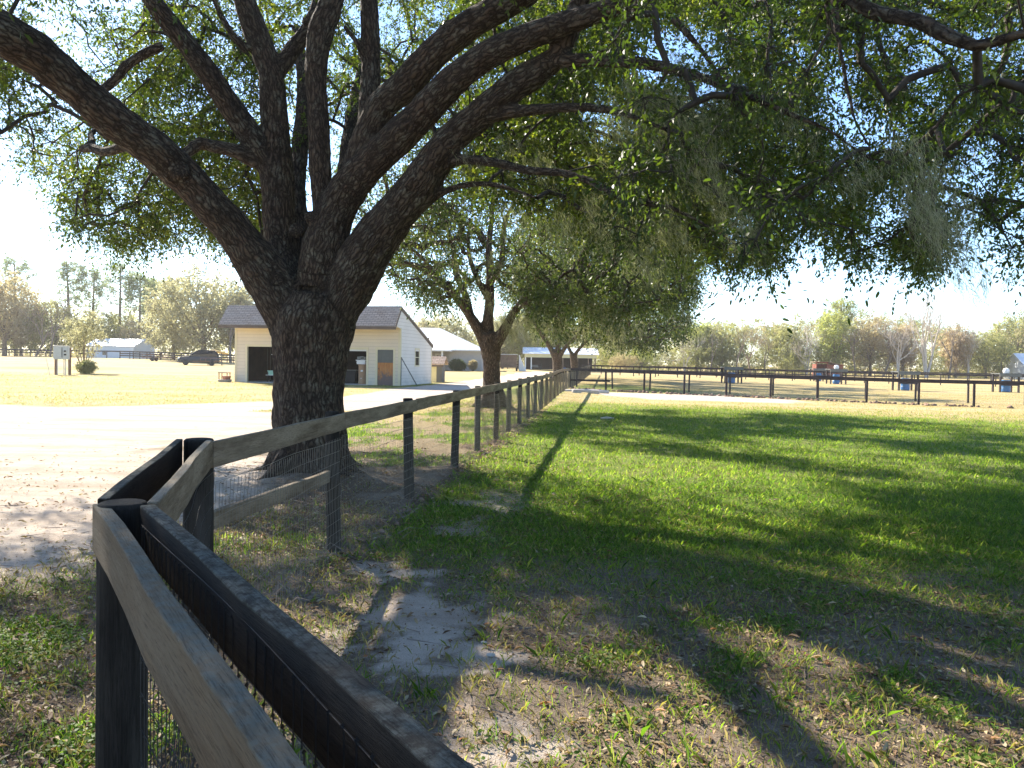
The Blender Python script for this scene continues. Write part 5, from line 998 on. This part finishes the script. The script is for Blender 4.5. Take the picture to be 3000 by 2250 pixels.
BL = ['short whitish leafless tree beside the dark oak crowns, left end of the right wood', 'leafless tree just left of the pale clear standing one', 'thin leafless tree just right of the pale clear standing one',
      'thin white stemmed tree left of the red shelter', 'leafless tree right of the red shelter, before the tan wide crown', 'leafless tree between the tan wide crown and the smaller white trunks',
      'white stemmed tree between the orange tinted tree and the round evergreen', 'leafless tree just right of the dark round evergreen', 'slender leafless tree before the rounded green tree, left in the right wood']
for i, (dx, Y, h_) in enumerate(((1478, 166, 8.5), (1592, 163, 10), (1655, 165, 9), (1742, 166, 10.5), (1850, 163, 11), (1908, 162, 12), (2092, 163, 10.5), (2165, 164, 9.5), (1535, 164, 9))):
    x = P(dx, 790, Y)[0]; bg_tree('bare' if i % 3 else 'bare_white', h_, 3, 300+i, 'bare_tree', BL[i], (x, Y, float(terr(x, Y))), 'thin leafless trees along the front of the right wood')
# the wood itself, one mass
def wood_mass(name, label, y0, y1, dx0, dx1, hf, n, mat, leaf, seed):
    rr = np.random.default_rng(seed); Y = y0+(y1-y0)*rr.random(n); dx = dx0+(dx1-dx0)*rr.random(n); x = (dx*DS-1500)/2333.3*Y; H = hf(dx)*(.82+.36*fbm(x*.22, Y*.22, seed, 2)); z = H*(1-rr.random(n)**1.25*.98)
    p = np.stack([x, Y, terr(x, Y)+z+rr.normal(0, .3, n)], 1); V, ti, _ = foliage(p, np.full(n, 1.25), rr, 8, 7, leaf, leaf*.5, 4, .1); cl_ = fbm(V[:, 0, 0]*.3, V[:, 0, 2]*.5, seed+1)
    o = rawmesh(name, V, 4, mat, None, np.clip(cl_*.9+ti*.25-.1, 0, 1)); tag(o, label, 'wood', kind='stuff')
rh = lambda d: lims(d, [(1150, 9), (1450, 12), (1600, 11.5), (1700, 12), (1760, 13.5), (1830, 15), (1900, 14), (2000, 12.5), (2085, 9.5), (2130, 10), (2212, 13.5), (2500, 14)])
lh = lambda d: lims(d, [(-300, 15), (0, 14.5), (110, 12), (160, 9), (260, 9.5), (350, 12), (500, 13), (700, 11), (900, 8.5), (1000, 10), (1150, 10)])
wood_mass('woodland', 'green part of the far wood behind the right paddocks', 176, 205, 1150, 2700, rh, 3000, 'leaf_olive', .34, 1)
wood_mass('woodland', 'tan and grey part of the far wood behind the right paddocks', 172, 200, 1150, 2700, lambda d: rh(d)*.96, 2300, 'leaf_tan', .3, 2)
wood_mass('undergrowth', 'low green undergrowth at the foot of the right wood', 164, 172, 1150, 2700, lambda d: 5.2+0*d, 1500, 'leaf_olive', .3, 3)
wood_mass('woodland', 'grey brown part of the wood on the left side', 165, 190, -500, 1150, lh, 2600, 'leaf_grey', .32, 4)
wood_mass('undergrowth', 'dark undergrowth at the foot of the left trees', 154, 163, -500, 1150, lambda d: 5.0+0*d, 1400, 'leaf_olive', .3, 5)

# ================================================================== HAZE
m = MB(); m.box((-700, -20, -2.5), (700, 330, 26)); hz = m.build('haze', 'black', None); tag(hz, 'faint pale haze over the far fields', 'haze', kind='stuff')
hm = bpy.data.materials.new('haze'); hm.use_nodes = True; ht = hm.node_tree; ht.nodes.clear(); ho_ = ht.nodes.new('ShaderNodeOutputMaterial'); hv = ht.nodes.new('ShaderNodeVolumePrincipled')
hv.inputs['Color'].default_value = (1, .97, .92, 1); hv.inputs['Density'].default_value = .0003; hv.inputs['Anisotropy'].default_value = .3; ht.links.new(hv.outputs[0], ho_.inputs['Volume'])
hz.data.materials.clear(); hz.data.materials.append(hm); C.cycles.volume_bounces = 0
